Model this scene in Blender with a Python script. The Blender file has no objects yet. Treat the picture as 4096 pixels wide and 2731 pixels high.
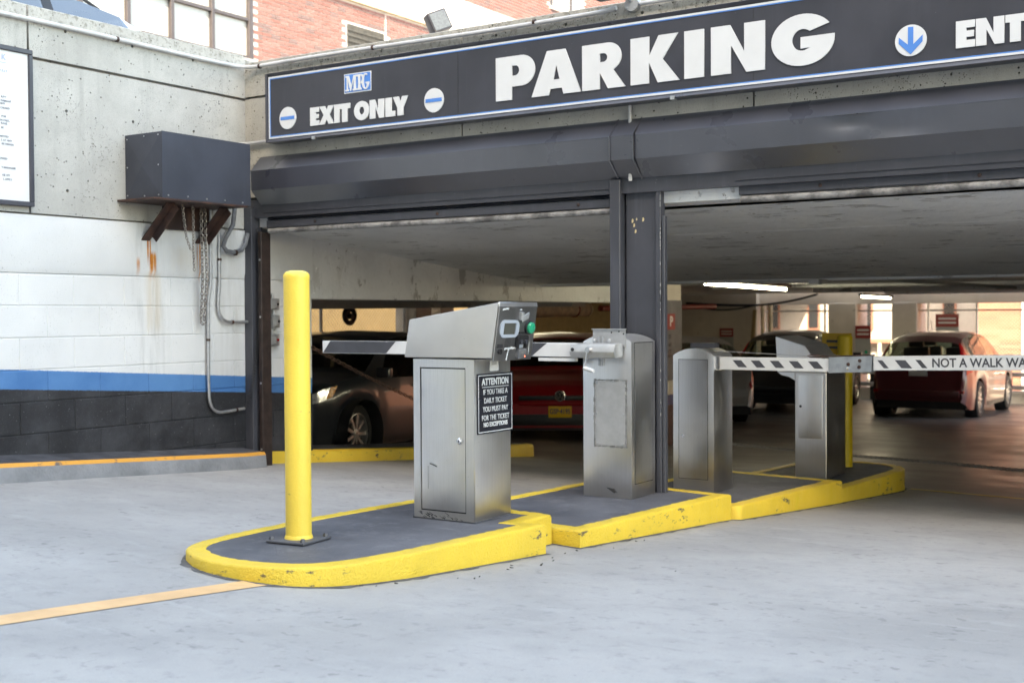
import bpy, bmesh, math, random
from mathutils import Vector, Matrix
R = math.radians
random.seed(7)
sc = bpy.context.scene
col = sc.collection
# ---------------------------------------------------------------- camera
cd = bpy.data.cameras.new('camera'); cam = bpy.data.objects.new('camera', cd); col.objects.link(cam)
cd.sensor_width = 36.0; cd.lens = 43.096; cd.clip_start = .05; cd.clip_end = 500
yaw, pit, rol = R(33.058), R(1.227), R(-.315)
rv = Vector((math.cos(yaw), math.sin(yaw), 0)); fv = Vector((-math.sin(yaw), math.cos(yaw), 0)); uv = Vector((0, 0, 1))
fw = fv*math.cos(pit) - uv*math.sin(pit); up = fv*math.sin(pit) + uv*math.cos(pit)
r3 = rv*math.cos(rol) + up*math.sin(rol); u3 = -rv*math.sin(rol) + up*math.cos(rol)
m = Matrix((r3, u3, -fw)).transposed().to_4x4(); m.translation = (6.776, -6.720, 1.123)
cam.matrix_world = m
cd.dof.use_dof = True; cd.dof.focus_distance = 6.1; cd.dof.aperture_fstop = 3.4
sc.camera = cam
# ---------------------------------------------------------------- world, sun, exposure
SD = Vector((.30, -.72, .62)).normalized()          # towards the sun
w = bpy.data.worlds.new('World'); sc.world = w; w.use_nodes = True
wn = w.node_tree; bg = wn.nodes['Background']
sky = wn.nodes.new('ShaderNodeTexSky'); sky.sky_type = 'NISHITA'; sky.sun_disc = False
sky.sun_elevation = math.asin(SD.z); sky.sun_rotation = math.atan2(SD.x, SD.y)
sky.air_density = 1.0; sky.dust_density = 1.6; sky.ozone_density = 1.0
wn.links.new(sky.outputs[0], bg.inputs[0]); bg.inputs[1].default_value = .15
sl = bpy.data.lights.new('sun', 'SUN'); sl.energy = 2.2; sl.angle = R(.53); sl.color = (1, .95, .88)
so = bpy.data.objects.new('sun', sl); col.objects.link(so)
so.rotation_euler = SD.to_track_quat('Z', 'Y').to_euler(); so.location = (20, -20, 30)
vs = sc.view_settings
vs.view_transform = 'Standard'; vs.look = 'None'; vs.gamma = 1; vs.use_curve_mapping = False
vs.exposure = 3.16
try:
    vs.use_white_balance = True; vs.white_balance_temperature = 8800; vs.white_balance_tint = 6
except Exception: pass
sc.cycles.max_bounces = 8; sc.cycles.diffuse_bounces = 5; sc.cycles.glossy_bounces = 4; sc.cycles.transmission_bounces = 5
sc.cycles.use_denoising = True; sc.cycles.sample_clamp_indirect = 6; sc.cycles.caustics_reflective = False

# ---------------------------------------------------------------- helpers
OFF = {}
class MB:
    def __init__(s): s.v = []; s.f = []
    def add(s, vs_, fs):
        b = len(s.v); s.v += [tuple(p) for p in vs_]; s.f += [tuple(i+b for i in q) for q in fs]; return s
    def box(s, x0, x1, y0, y1, z0, z1):
        return s.add([(x0,y0,z0),(x1,y0,z0),(x1,y1,z0),(x0,y1,z0),(x0,y0,z1),(x1,y0,z1),(x1,y1,z1),(x0,y1,z1)],
                     [(0,3,2,1),(4,5,6,7),(0,1,5,4),(1,2,6,5),(2,3,7,6),(3,0,4,7)])
    def obox(s, c, ax, ay, az):
        c = Vector(c); ax, ay, az = Vector(ax), Vector(ay), Vector(az)
        P = [c+i*ax+j*ay+k*az for k in (-1,1) for (i,j) in ((-1,-1),(1,-1),(1,1),(-1,1))]
        return s.add(P, [(0,3,2,1),(4,5,6,7),(0,1,5,4),(1,2,6,5),(2,3,7,6),(3,0,4,7)])
    def prism(s, poly, axis, a, b):
        # poly = 2d points; axis 'x': (y,z), 'y': (x,z), 'z': (x,y)
        def P(p, t):
            return {'x': (t, p[0], p[1]), 'y': (p[0], t, p[1]), 'z': (p[0], p[1], t)}[axis]
        n = len(poly)
        return s.add([P(p, a) for p in poly]+[P(p, b) for p in poly],
                     [tuple(range(n))[::-1], tuple(range(n, 2*n))]+[(i, (i+1) % n, n+(i+1) % n, n+i) for i in range(n)])
    def cyl(s, p0, p1, r, n=16, r2=None, caps=True):
        p0, p1 = Vector(p0), Vector(p1); d = (p1-p0).normalized()
        a = d.orthogonal().normalized(); b = d.cross(a); r2 = r if r2 is None else r2
        V = [p0+(a*math.cos(t)+b*math.sin(t))*r for t in [2*math.pi*i/n for i in range(n)]]
        V += [p1+(a*math.cos(t)+b*math.sin(t))*r2 for t in [2*math.pi*i/n for i in range(n)]]
        F = [(i, (i+1) % n, n+(i+1) % n, n+i) for i in range(n)]
        if caps: F += [tuple(range(n))[::-1], tuple(range(n, 2*n))]
        return s.add(V, F)
    def tube(s, path, r, n=10, closed=False):
        P = [Vector(p) for p in path]; N = len(P); V = []; F = []; prev = None
        for i, p in enumerate(P):
            t = (P[(i+1) % N]-P[i-1]) if closed else (P[min(i+1, N-1)]-P[max(i-1, 0)])
            t.normalize()
            if prev is None: a = t.orthogonal().normalized()
            else:
                a = prev-t*prev.dot(t); a.normalize()
            prev = a; b = t.cross(a)
            rr = r[i] if isinstance(r, (list, tuple)) else r
            V += [p+(a*math.cos(q)+b*math.sin(q))*rr for q in [2*math.pi*j/n for j in range(n)]]
        for i in range(N if closed else N-1):
            k = (i+1) % N
            F += [(i*n+j, i*n+(j+1) % n, k*n+(j+1) % n, k*n+j) for j in range(n)]
        if not closed: F += [tuple(range(n))[::-1], tuple(range((N-1)*n, N*n))]
        return s.add(V, F)
    def lathe(s, prof, c, axis='z', n=24, caps=True):
        c = Vector(c); V = []; N = len(prof)
        for r, h in prof:
            for j in range(n):
                t = 2*math.pi*j/n; a, b = r*math.cos(t), r*math.sin(t)
                V.append(c+Vector({'z': (a, b, h), 'x': (h, a, b), 'y': (b, h, a)}[axis]))
        F = [(i*n+j, i*n+(j+1) % n, (i+1)*n+(j+1) % n, (i+1)*n+j) for i in range(N-1) for j in range(n)]
        if caps: F += [tuple(range(n))[::-1], tuple(range((N-1)*n, N*n))]
        return s.add(V, F)
    def grid(s, rows):
        n = len(rows[0]); b = len(s.v)
        s.v += [tuple(p) for r in rows for p in r]
        for i in range(len(rows)-1):
            for j in range(n-1): s.f.append((b+i*n+j, b+i*n+j+1, b+(i+1)*n+j+1, b+(i+1)*n+j))
        return s
    def mesh(s, name, bevel=0, seg=2, smooth=35, off=(0,0,0), fix=True):
        me = bpy.data.meshes.new(name)
        o = Vector(off)
        me.from_pydata([Vector(p)-o for p in s.v], [], s.f)
        if bevel or fix:
            bm = bmesh.new(); bm.from_mesh(me)
            if fix: bmesh.ops.recalc_face_normals(bm, faces=bm.faces)
            if bevel:
                es = [e for e in bm.edges if len(e.link_faces) == 2 and e.calc_face_angle(0) > R(28)]
                bmesh.ops.bevel(bm, geom=es, offset=bevel, segments=seg, profile=.6, affect='EDGES', clamp_overlap=True)
            bm.to_mesh(me); bm.free()
        if smooth:
            me.polygons.foreach_set('use_smooth', [True]*len(me.polygons)); me.set_sharp_from_angle(angle=R(smooth))
        return me
    def build(s, name, mat, parent=None, bevel=0, seg=2, smooth=35, local=False, fix=True):
        off = (0,0,0) if (local or parent is None) else OFF.get(parent.name, (0,0,0))
        return place(name, s.mesh(name, bevel, seg, smooth, off, fix), mat, parent)

def place(name, me, mat, parent=None):
    o = bpy.data.objects.new(name, me); col.objects.link(o)
    if mat is not None:
        me.materials.clear(); me.materials.append(mat)
    if parent is not None: o.parent = parent; OFF[o.name] = OFF.get(parent.name, (0,0,0))
    return o
def thing(name, label, cat, loc=(0,0,0), rz=0, group=None, local=False):
    o = bpy.data.objects.new(name, None); col.objects.link(o); o.empty_display_size = .1
    o.location = loc; o.rotation_euler = (0, 0, rz)
    OFF[o.name] = (0,0,0) if local else tuple(loc)
    return tag(o, label, cat, group)
def tag(o, label=None, cat=None, group=None, kind=None):
    if label: o['label'] = label
    if cat: o['category'] = cat
    if group: o['group'] = group
    if kind: o['kind'] = kind
    return o
def copy_tree(o, parent=None):
    c = o.copy(); col.objects.link(c); c.parent = parent
    for ch in [q for q in o.children]: copy_tree(ch, c)
    return c

# ---------------------------------------------------------------- text and glyph meshes (made first, in the near-empty scene)
def eval_mesh(ob, name):
    col.objects.link(ob); bpy.context.view_layer.update()
    dg = bpy.context.evaluated_depsgraph_get()
    me = bpy.data.meshes.new_from_object(ob.evaluated_get(dg)); me.name = name
    bpy.data.objects.remove(ob); return me
def text_mesh(body, size, bold=0., align='CENTER', ext=.001, sx=1., line=1., space=1.):
    c = bpy.data.curves.new('lettering', 'FONT'); c.body = body; c.size = size; c.align_x = align; c.align_y = 'CENTER'
    c.offset = bold; c.extrude = ext; c.space_line = line; c.space_character = space; c.resolution_u = 4
    o = bpy.data.objects.new('lettering', c); me = eval_mesh(o, 'lettering')
    for v in me.vertices: v.co.x *= sx
    return me
def loops_mesh(loops, ext=.001, name='lettering'):
    c = bpy.data.curves.new(name, 'CURVE'); c.dimensions = '2D'; c.fill_mode = 'BOTH'; c.extrude = ext
    for lp in loops:
        sp = c.splines.new('POLY'); sp.points.add(len(lp)-1); sp.use_cyclic_u = True
        for p, q in zip(sp.points, lp): p.co = (q[0], q[1], 0, 1)
    return eval_mesh(bpy.data.objects.new(name, c), name)
def arc(cx, cy, rx, ry, a0, a1, n=14):
    return [(cx+rx*math.cos(R(a0+(a1-a0)*i/n)), cy+ry*math.sin(R(a0+(a1-a0)*i/n))) for i in range(n+1)]
def glyph(ch, x0, w_, y0, h, s):
    """heavy grotesque capital in the box x0..x0+w_, y0..y0+h with stem s"""
    W = w_/h; S = s/h; L = []
    if ch == 'I': L = [[(0,0),(W,0),(W,1),(0,1)]]
    elif ch == 'P': L = [[(0,0),(S,0),(S,.30)]+arc(W-.36,.65,.36,.35,-90,90)+[(0,1)], [(S,.55)]+arc(S+.09,.665,.11,.115,-90,90,8)+[(S,.78)]]
    elif ch == 'R': L = [[(0,0),(S,0),(S,.36),(.60*W,0),(W,0),(.72*W,.40)]+arc(W*.91-.33,.69,.33,.31,-48,90)+[(0,1)], [(S,.59)]+arc(S+.09,.685,.1,.095,-90,90,8)+[(S,.78)]]
    elif ch == 'A': L = [[(0,0),(.36*W,0),(.39*W,.14),(.62*W,.14),(.65*W,0),(W,0),(.69*W,1),(.32*W,1)], [(.445*W,.34),(.575*W,.34),(.51*W,.66)]]
    elif ch == 'K': L = [[(0,0),(S,0),(S,.44),(.56*W,0),(W,0),(.66*W,.49),(.97*W,1),(.58*W,1),(S,.58),(S,1),(0,1)]]
    elif ch == 'N': L = [[(0,0),(S,0),(S,.58),(W*.66,0),(W,0),(W,1),(W-S,1),(W-S,.42),(W*.36,1),(0,1)]]
    elif ch == 'G': L = [arc(.5*W,.5,.5*W,.515,33,352,40)+[(W,.555),(.47*W,.555),(.47*W,.33),(.62*W,.33)]+arc(.5*W,.5,.165*W,.215,-62,-312,20)]
    elif ch == 'O': L = [arc(.5*W,.5,.5*W,.515,0,351,40), arc(.5*W,.5,.17*W,.21,0,345,20)]
    elif ch == 'E': L = [[(0,0),(W,0),(W,.27),(S,.27),(S,.385),(.94*W,.385),(.94*W,.615),(S,.615),(S,.73),(W,.73),(W,1),(0,1)]]
    elif ch == 'X': L = [[(0,0),(.37*W,0),(.51*W,.26),(.64*W,0),(W,0),(.70*W,.52),(.98*W,1),(.62*W,1),(.50*W,.76),(.38*W,1),(.02*W,1),(.31*W,.52)]]
    elif ch == 'T': L = [[(.5*W-S/2,0),(.5*W+S/2,0),(.5*W+S/2,.72),(W,.72),(W,1),(0,1),(0,.72),(.5*W-S/2,.72)]]
    elif ch == 'L': L = [[(0,0),(W,0),(W,.28),(S,.28),(S,1),(0,1)]]
    elif ch == 'Y': L = [[(.5*W-S/2,0),(.5*W+S/2,0),(.5*W+S/2,.42),(W,1),(.62*W,1),(.5*W,.70),(.38*W,1),(0,1),(.5*W-S/2,.42)]]
    elif ch == 'C': L = [arc(.5*W,.5,.5*W,.515,40,320,40)+arc(.5*W,.5,.17*W,.21,-55,-305,20)]
    return [[(x0+p[0]*h, y0+p[1]*h) for p in lp] for lp in L]
T = {}
PK = [('P',2.365,.297),('A',2.636,.360),('R',3.005,.300),('K',3.340,.322),('I',3.693,.125),('N',3.862,.328),('G',4.228,.362)]
T['parking'] = loops_mesh(sum([glyph(c, x, w_, 2.499, .277, .124) for c, x, w_ in PK], []), .004)
EO = [('E',.763,.083),('X',.848,.140),('I',.990,.050),('T',1.040,.096),('O',1.173,.137),('N',1.313,.128),('L',1.453,.084),('Y',1.519,.127)]
T['exit'] = loops_mesh(sum([glyph(c, x, w_, 2.484, .129, .052) for c, x, w_ in EO], []), .004)
EN = [('E',5.230,.095),('N',5.329,.138),('T',5.472,.096),('R',5.580,.118),('A',5.694,.136),('N',5.836,.138),('C',5.982,.120),('E',6.112,.095)]
T['entr'] = loops_mesh(sum([glyph(c, x, w_, 2.489, .138, .052) for c, x, w_ in EN], []), .004)
def serif(x, h):   # M, P and G of the blue badge, overlapping, as in the photograph
    t = .012
    Ml = [[(x,0),(x+.034,0),(x+.034,t),(x+.024,t),(x+.024,h*.72),(x+.048,0),(x+.056,0),(x+.080,h*.74),(x+.080,t),(x+.070,t),(x+.070,0),(x+.112,0),(x+.112,t),(x+.102,t),(x+.102,h-t),(x+.112,h-t),(x+.112,h),(x+.080,h),(x+.056,h*.34),(x+.034,h),(x,h),(x,h-t),(x+.012,h-t),(x+.012,t),(x,t)]]
    p = x+.106
    Pl = [[(p+.008,0),(p+.05,0),(p+.05,t),(p+.04,t),(p+.04,h*.40)]+arc(p+.046,h*.70,.030,h*.30,-90,90,10)+[(p+.008,h),(p+.008,h-t),(p+.018,h-t),(p+.018,t),(p+.008,t)], [(p+.04,h*.50)]+arc(p+.044,h*.70,.013,h*.20,-90,90,8)+[(p+.04,h*.90)]]
    g = x+.166
    Gl = [arc(g+.03,h*.5,.036,h*.51,55,340,30)+[(g+.066,h*.45),(g+.032,h*.45),(g+.032,h*.36),(g+.042,h*.36)]+arc(g+.03,h*.5,.016,h*.43,-40,-300,18)]
    return Ml+Pl+Gl
T['mpg'] = [loops_mesh([[(a*.93+1.0975, b+2.6945) for a, b in lp] for lp in part_], .003) for part_ in (serif(0, .107)[:1], serif(0, .107)[1:3], serif(0, .107)[3:])]
T['att'] = text_mesh('ATTENTION', .046, .0015, sx=.88, space=1.06)
T['att2'] = text_mesh('IF YOU TAKE A\nDAILY TICKET\nYOU MUST PAY\nFOR THE TICKET', .0375, .0001, sx=.82, line=1.13, space=1.05)
T['att3'] = text_mesh('NO EXCEPTIONS', .030, .0009, sx=.88, space=1.06)
T['walk'] = text_mesh('NOT A WALK WAY', .072, .0014, align='LEFT', sx=.87)
T['take'] = text_mesh('TAKE TICKET', .0125, .0002)
T['push'] = text_mesh('PUSH FOR\nASSISTANCE', .010, .0002, line=.9)
T['mark'] = text_mesh('.ecom', .014, .0005)
T['plate1'] = text_mesh('GSP·4195', .092, .002, sx=.74)
T['P'] = text_mesh('P', .17, .006)
T['wallsign'] = text_mesh('TS\n\nnd\n\nCT\nere', .075, .002, line=.62)
T['rules'] = [(text_mesh(t, z, b, align='RIGHT'), y, zz) for t, z, b, y, zz in [
    ('K', 0.047, 0.0015, -2.057, 2.725),
    ('FULLY', 0.022, 0, -2.046, 2.641),
    ('ILITY', 0.0175, 0.0002, -2.055, 2.482),
    ('DAMAGE', 0.0175, 0.0002, -2.024, 2.458),
    ('ANY', 0.0175, 0.0002, -2.065, 2.440),
    ('CAUSED', 0.0175, 0.0002, -2.033, 2.414),
    ('FOR', 0.0175, 0.0002, -2.059, 2.362),
    ('IN PART,', 0.0175, 0.0002, -2.033, 2.338),
    ('RAGE', 0.0175, 0.0002, -2.053, 2.319),
    ('SK', 0.0175, 0.0002, -2.076, 2.292),
    ('MITTED', 0.0175, 0.0002, -2.044, 2.239),
    ('S AT ANY', 0.0175, 0.0002, -2.021, 2.216),
    ('BE DRIVEN', 0.0175, 0.0002, -2.009, 2.193),
    ('OWED', 0.0175, 0.0002, -2.055, 2.103),
    ('Y MANAGER', 0.0175, 0.0002, -1.998, 2.049),
    ('HE 1ST', 0.0175, 0.0002, -2.038, 2.002),
    ('L APPLY', 0.0175, 0.0002, -2.024, 1.977),
    ]]
def put(me, name, mat, parent, M4):
    """flat lettering: mesh x,y -> world by matrix M4 (columns ex, ey, ez, origin)"""
    me = me.copy(); me.transform(M4)
    o = Vector(OFF.get(parent.name, (0,0,0)))
    me.transform(Matrix.Translation(-o))
    return place(name, me, mat, parent)
def frame(o, ex, ey):
    ex, ey = Vector(ex).normalized(), Vector(ey).normalized(); ez = ex.cross(ey)
    M4 = Matrix((ex, ey, ez)).transposed().to_4x4(); M4.translation = o; return M4

# ---------------------------------------------------------------- materials
class NT:
    def __init__(s, name):
        s.m = bpy.data.materials.new(name); s.m.use_nodes = True; s.t = s.m.node_tree
        s.b = s.t.nodes['Principled BSDF']; s._pos = None
    def n(s, typ, **kw):
        x = s.t.nodes.new(typ)
        for k, v in kw.items(): setattr(x, k, v)
        return x
    def l(s, a, b): s.t.links.new(a, b)
    def pos(s):
        if s._pos is None: s._pos = s.n('ShaderNodeNewGeometry').outputs['Position']
        return s._pos
    def mapv(s, scale=(1,1,1), rot=(0,0,0), loc=(0,0,0), src=None):
        x = s.n('ShaderNodeMapping'); s.l(src or s.pos(), x.inputs[0])
        x.inputs['Scale'].default_value = scale; x.inputs['Rotation'].default_value = rot; x.inputs['Location'].default_value = loc
        return x.outputs[0]
    def noise(s, sc_=5, det=4, rough=.55, vec=None, dist=0):
        x = s.n('ShaderNodeTexNoise'); s.l(vec or s.pos(), x.inputs['Vector'])
        x.inputs['Scale'].default_value = sc_; x.inputs['Detail'].default_value = det; x.inputs['Roughness'].default_value = rough
        x.inputs['Distortion'].default_value = dist
        return x.outputs[0]
    def voro(s, sc_=5, vec=None, feat='F1', out=0):
        x = s.n('ShaderNodeTexVoronoi', feature=feat); s.l(vec or s.pos(), x.inputs['Vector']); x.inputs['Scale'].default_value = sc_
        return x.outputs[out]
    def ramp(s, v, a, b, c0=0., c1=1.):
        x = s.n('ShaderNodeMapRange'); s.l(v, x.inputs[0]); x.interpolation_type = 'SMOOTHSTEP'
        x.inputs[1].default_value = a; x.inputs[2].default_value = b; x.inputs[3].default_value = c0; x.inputs[4].default_value = c1
        return x.outputs[0]
    def math(s, op, a, b=None, c=None):
        x = s.n('ShaderNodeMath', operation=op)
        for i, v in enumerate((a, b, c)):
            if v is None: continue
            if isinstance(v, (int, float)): x.inputs[i].default_value = v
            else: s.l(v, x.inputs[i])
        return x.outputs[0]
    def sep(s, v=None):
        x = s.n('ShaderNodeSeparateXYZ'); s.l(v or s.pos(), x.inputs[0]); return x.outputs
    def mix(s, f, a, b, mode='MIX'):
        x = s.n('ShaderNodeMix', data_type='RGBA', blend_type=mode)
        if isinstance(f, (int, float)): x.inputs[0].default_value = f
        else: s.l(f, x.inputs[0])
        for i, v in ((6, a), (7, b)):
            if isinstance(v, (tuple, list)): x.inputs[i].default_value = tuple(v)+(1,) if len(v) == 3 else v
            else: s.l(v, x.inputs[i])
        return x.outputs[2]
    def color(s, v):
        if isinstance(v, (tuple, list)): s.b.inputs['Base Color'].default_value = tuple(v)+(1,)
        else: s.l(v, s.b.inputs['Base Color'])
        return s
    def set(s, rough=.5, metal=0, spec=.5, coat=0):
        for k, v in (('Roughness', rough), ('Metallic', metal), ('Specular IOR Level', spec), ('Coat Weight', coat)):
            if isinstance(v, (int, float)): s.b.inputs[k].default_value = v
            else: s.l(v, s.b.inputs[k])
        return s
    def bump(s, h, dist=.004, strength=1.):
        x = s.n('ShaderNodeBump'); s.l(h, x.inputs['Height']); x.inputs['Distance'].default_value = dist; x.inputs['Strength'].default_value = strength
        s.l(x.outputs[0], s.b.inputs['Normal']); return s
def hue(c, k): return tuple(max(0, min(1, q*k)) for q in c)
def plain(name, c, rough=.5, metal=0, var=.12, vs_=6, bump=0, bs=80, coat=0, spec=.5, rv=.06):
    k = NT(name); n1 = k.noise(vs_, 5, .6)
    k.color(k.mix(k.ramp(n1, .3, .7), hue(c, 1-var), hue(c, 1+var)))
    k.set(k.ramp(k.noise(vs_*2.3, 3), .3, .7, max(.02, rough-rv), min(1, rough+rv)), metal, spec, coat)
    if bump: k.bump(k.noise(bs, 3), bump)
    return k.m
MT = {}
# painted ground of the driveway: grey coating with scuffs, flecks and faint tyre marks
def drive_colour(k):
    c1 = k.mix(k.ramp(k.noise(.55, 5, .6), .34, .66), (.300,.297,.294), (.392,.388,.383))
    c1 = k.mix(k.ramp(k.noise(2.6, 5, .65), .46, .72, 0, .4), c1, (.25,.252,.257))
    c1 = k.mix(k.ramp(k.noise(1, 5, .65, k.mapv((1.2, 5, 1), (0,0,R(-24)))), .58, .78, 0, .45), c1, (.20,.203,.21))
    c1 = k.mix(k.ramp(k.noise(1, 4, .6, k.mapv((2.2, 9, 1), (0,0,R(-24)))), .55, .72, 0, .5), c1, (.40,.40,.40))
    msk = k.ramp(k.noise(1.7, 3), .45, .6)
    c1 = k.mix(k.math('MULTIPLY', k.ramp(k.noise(19, 2, .5), .63, .70), k.math('MULTIPLY', msk, .45)), c1, (.12,.121,.124))
    c1 = k.mix(k.ramp(k.noise(14, 5, .7), .52, .72, 0, .4), c1, (.165,.168,.174))
    c1 = k.mix(k.ramp(k.noise(420, 2, .7), .35, .7, 0, .4), c1, (.15,.153,.16))
    c1 = k.mix(k.ramp(k.voro(23), .045, .03, 0, .75), c1, (.08,.083,.09))
    return k.mix(k.ramp(k.voro(17, k.mapv((1,1,1), loc=(3.3,1.7,0))), .035, .022, 0, .8), c1, (.5,.51,.52))
k = NT('driveway_coating'); k.color(drive_colour(k)).set(k.ramp(k.noise(3, 4), .3, .7, .62, .8), 0, .3); k.bump(k.noise(300, 3, .7), .0025, .6); MT['drive'] = k.m
# garage floor: driveway colour blends inwards into dark sealed concrete with some gloss
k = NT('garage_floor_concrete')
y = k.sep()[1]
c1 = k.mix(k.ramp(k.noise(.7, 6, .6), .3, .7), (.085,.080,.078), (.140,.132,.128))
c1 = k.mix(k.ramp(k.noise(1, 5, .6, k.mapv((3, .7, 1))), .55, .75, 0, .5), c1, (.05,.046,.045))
inward = k.ramp(k.math('ADD', y, k.math('MULTIPLY', k.math('SUBTRACT', k.noise(1.3, 5), .5), 2.4)), .5, 4.6)
k.color(k.mix(inward, drive_colour(k), c1))
k.set(k.math('ADD', k.ramp(k.noise(1.4, 4), .3, .7, .30, .46), k.math('MULTIPLY', k.math('SUBTRACT', 1., inward), .34)), 0, .45); k.bump(k.noise(140, 3), .0006, .4); MT['floor'] = k.m
MT['far'] = plain('far_ground', (.2,.19,.18), .9)
# cast concrete, bug holes, aggregate, weathering
def concrete(name, base, pits=1., topz=None, warm=0):
    k = NT(name)
    c = k.mix(k.ramp(k.noise(1.3, 6, .6), .3, .72), hue(base, .84), hue(base, 1.14))
    c = k.mix(k.ramp(k.noise(1, 5, .65, k.mapv((7, 7, .5))), .50, .76, 0, .5), c, hue(base, .60))
    c = k.mix(k.ramp(k.noise(5, 5, .7), .50, .72, 0, .4), c, hue(base, .72))
    c = k.mix(k.ramp(k.noise(190, 2, .6), .38, .7, 0, .35), c, hue(base, .62))
    v1 = k.voro(34); v2 = k.voro(85, k.mapv(loc=(2.1,4.2,1.1)))
    gate = k.ramp(k.noise(1.9, 4), .42, .66, .12, 1)
    p1 = k.math('MULTIPLY', k.ramp(v1, .24, .12), k.ramp(k.noise(17, 1), .54, .60)); p2 = k.math('MULTIPLY', k.ramp(v2, .36, .20), k.math('MULTIPLY', gate, k.ramp(k.noise(26, 1), .48, .55)))
    pit = k.math('MAXIMUM', p1, k.math('MULTIPLY', p2, .8*pits))
    c = k.mix(k.math('MULTIPLY', pit, .85*pits), c, (.045,.042,.036))
    if topz:
        z = k.sep()[2]
        li = k.math('MULTIPLY', k.ramp(k.math('ADD', z, k.math('MULTIPLY', k.noise(9, 4), .35)), topz+.02, topz+.24), k.ramp(k.noise(28, 4, .7), .47, .66))
        c = k.mix(k.math('MULTIPLY', li, .5), c, (.075,.072,.045))
    k.color(c).set(.92, 0, .2)
    h = k.math('SUBTRACT', k.math('MULTIPLY', k.noise(120, 3), .25), pit); k.bump(h, .004); return k.m
MT['conc'] = concrete('cast_concrete', (.47,.464,.440), .8, 3.02)
MT['conc_rough'] = concrete('exposed_aggregate_concrete', (.44,.425,.385), 1.4, 2.92)
# painted wall with white, blue and black bands following the ramp; rust runs below the brackets
k = NT('painted_wall')
X, Y, Z = k.sep()
wob = k.math('MULTIPLY', k.math('SUBTRACT', k.noise(60, 2), .5), .008)
zz = k.math('ADD', k.math('ADD', Z, k.math('MULTIPLY', Y, .064)), wob)
wht = k.mix(k.ramp(k.noise(1.7, 5), .3, .7), (.60,.61,.62), (.68,.69,.70))
stn = k.noise(1, 5, .7, k.mapv((9, 9, .8)))
dy = k.math('ABSOLUTE', k.math('ADD', Y, .93))
grim = k.math('MULTIPLY', k.ramp(dy, .22, .02), k.ramp(stn, .42, .66)); wht = k.mix(k.math('MULTIPLY', grim, .55), wht, (.30,.31,.31))
wht = k.mix(k.math('MULTIPLY', k.ramp(k.noise(75, 3, .7), .60, .70), k.ramp(k.noise(3.1, 3), .42, .62, .1, .75)), wht, (.34,.35,.35))
wht = k.mix(k.math('MULTIPLY', k.ramp(k.math('ABSOLUTE', k.math('ADD', Y, .12)), .32, .02), k.ramp(stn, .35, .72, .05, .5)), wht, (.36,.345,.33))
def rust(y0, wd, z0, z1, s_):
    st = k.noise(1, 4, .6, k.mapv((30, 30, 1.3)))
    a = k.ramp(k.math('ABSOLUTE', k.math('SUBTRACT', Y, y0)), wd, wd*.25)
    return k.math('MULTIPLY', k.math('MULTIPLY', a, k.math('MULTIPLY', k.ramp(Z, z0, z0+.16), k.ramp(Z, z1+.03, z1-.03))), k.ramp(st, .30, .55, .15*s_, s_))
ru = rust(-.912, .040, 1.36, 1.565, 1.)
for q_ in (rust(-1.040, .020, 1.38, 1.52, .7), rust(-.955, .010, 1.46, 1.665, 1.), rust(-.935, .008, 1.40, 1.66, .8), rust(-.480, .009, 1.34, 1.655, .8), rust(-.505, .006, 1.42, 1.65, .6)): ru = k.math('MAXIMUM', ru, q_)
pale = k.math('MAXIMUM', rust(-.90, .10, .95, 1.43, .5), rust(-.62, .16, 1.38, 1.62, .35))
wht = k.mix(k.math('MULTIPLY', pale, .6), wht, (.50,.36,.17))
wht = k.mix(k.math('MINIMUM', k.math('MULTIPLY', ru, 1.5), 1.), wht, k.mix(k.ramp(k.noise(25, 3), .3, .7), (.60,.235,.025), (.42,.12,.012)))
blu = k.mix(k.ramp(k.noise(2.2, 5), .3, .7), (.040,.150,.36), (.075,.215,.45))
blk = k.mix(k.ramp(k.noise(2.6, 6, .7), .35, .75), (.017,.018,.022), (.048,.05,.058))
blk = k.mix(k.ramp(k.noise(90, 3, .7), .62, .72, 0, .5), blk, (.16,.165,.18))
blk = k.mix(k.ramp(k.voro(27), .06, .04, 0, .8), blk, (.4,.4,.42))
c = k.mix(k.ramp(zz, .674, .668), wht, blu); c = k.mix(k.ramp(zz, .551, .545), c, blk)
k.color(c).set(k.ramp(k.noise(5, 3), .3, .7, .5, .68), 0, .4); k.bump(k.noise(160, 4, .7), .0035, .7); MT['paintwall'] = k.m
MT['mortar'] = MT['paintwall']
# painted ceiling with stains and peeling
k = NT('garage_ceiling_paint')
c = k.mix(k.ramp(k.noise(.9, 6, .65), .32, .68), (.60,.61,.62), (.80,.81,.82))
c = k.mix(k.ramp(k.noise(3.6, 6, .7), .52, .74, 0, .4), c, (.42,.425,.43))
sp = k.math('MULTIPLY', k.ramp(k.noise(1, 6, .72, k.mapv((2.6, 6, 3), (0,0,R(4)))), .565, .605), k.ramp(k.noise(1.1, 3), .40, .56, .05, 1))
c = k.mix(k.math('MULTIPLY', sp, .55), c, (.18,.165,.15))
c = k.mix(k.math('MULTIPLY', k.ramp(k.noise(11, 5, .75), .62, .65), k.ramp(k.noise(1.7, 3), .45, .6)), c, (.22,.20,.185))
c = k.mix(k.ramp(k.voro(9), .09, .06, 0, .8), c, (.88,.88,.88))
k.color(c).set(.6, 0, .4); k.bump(k.math('SUBTRACT', k.noise(9, 6, .7), k.math('MULTIPLY', sp, .5)), .02, .6); MT['ceil'] = k.m
k = NT('warm_dirty_plaster')
c = k.mix(k.ramp(k.noise(1.2, 6, .6), .3, .7), (.52,.47,.42), (.64,.59,.53))
c = k.mix(k.ramp(k.noise(4, 6, .7), .60, .72, 0, .6), c, (.2,.16,.12))
k.color(c).set(.85); k.bump(k.noise(40, 3), .004); MT['plaster'] = k.m
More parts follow.
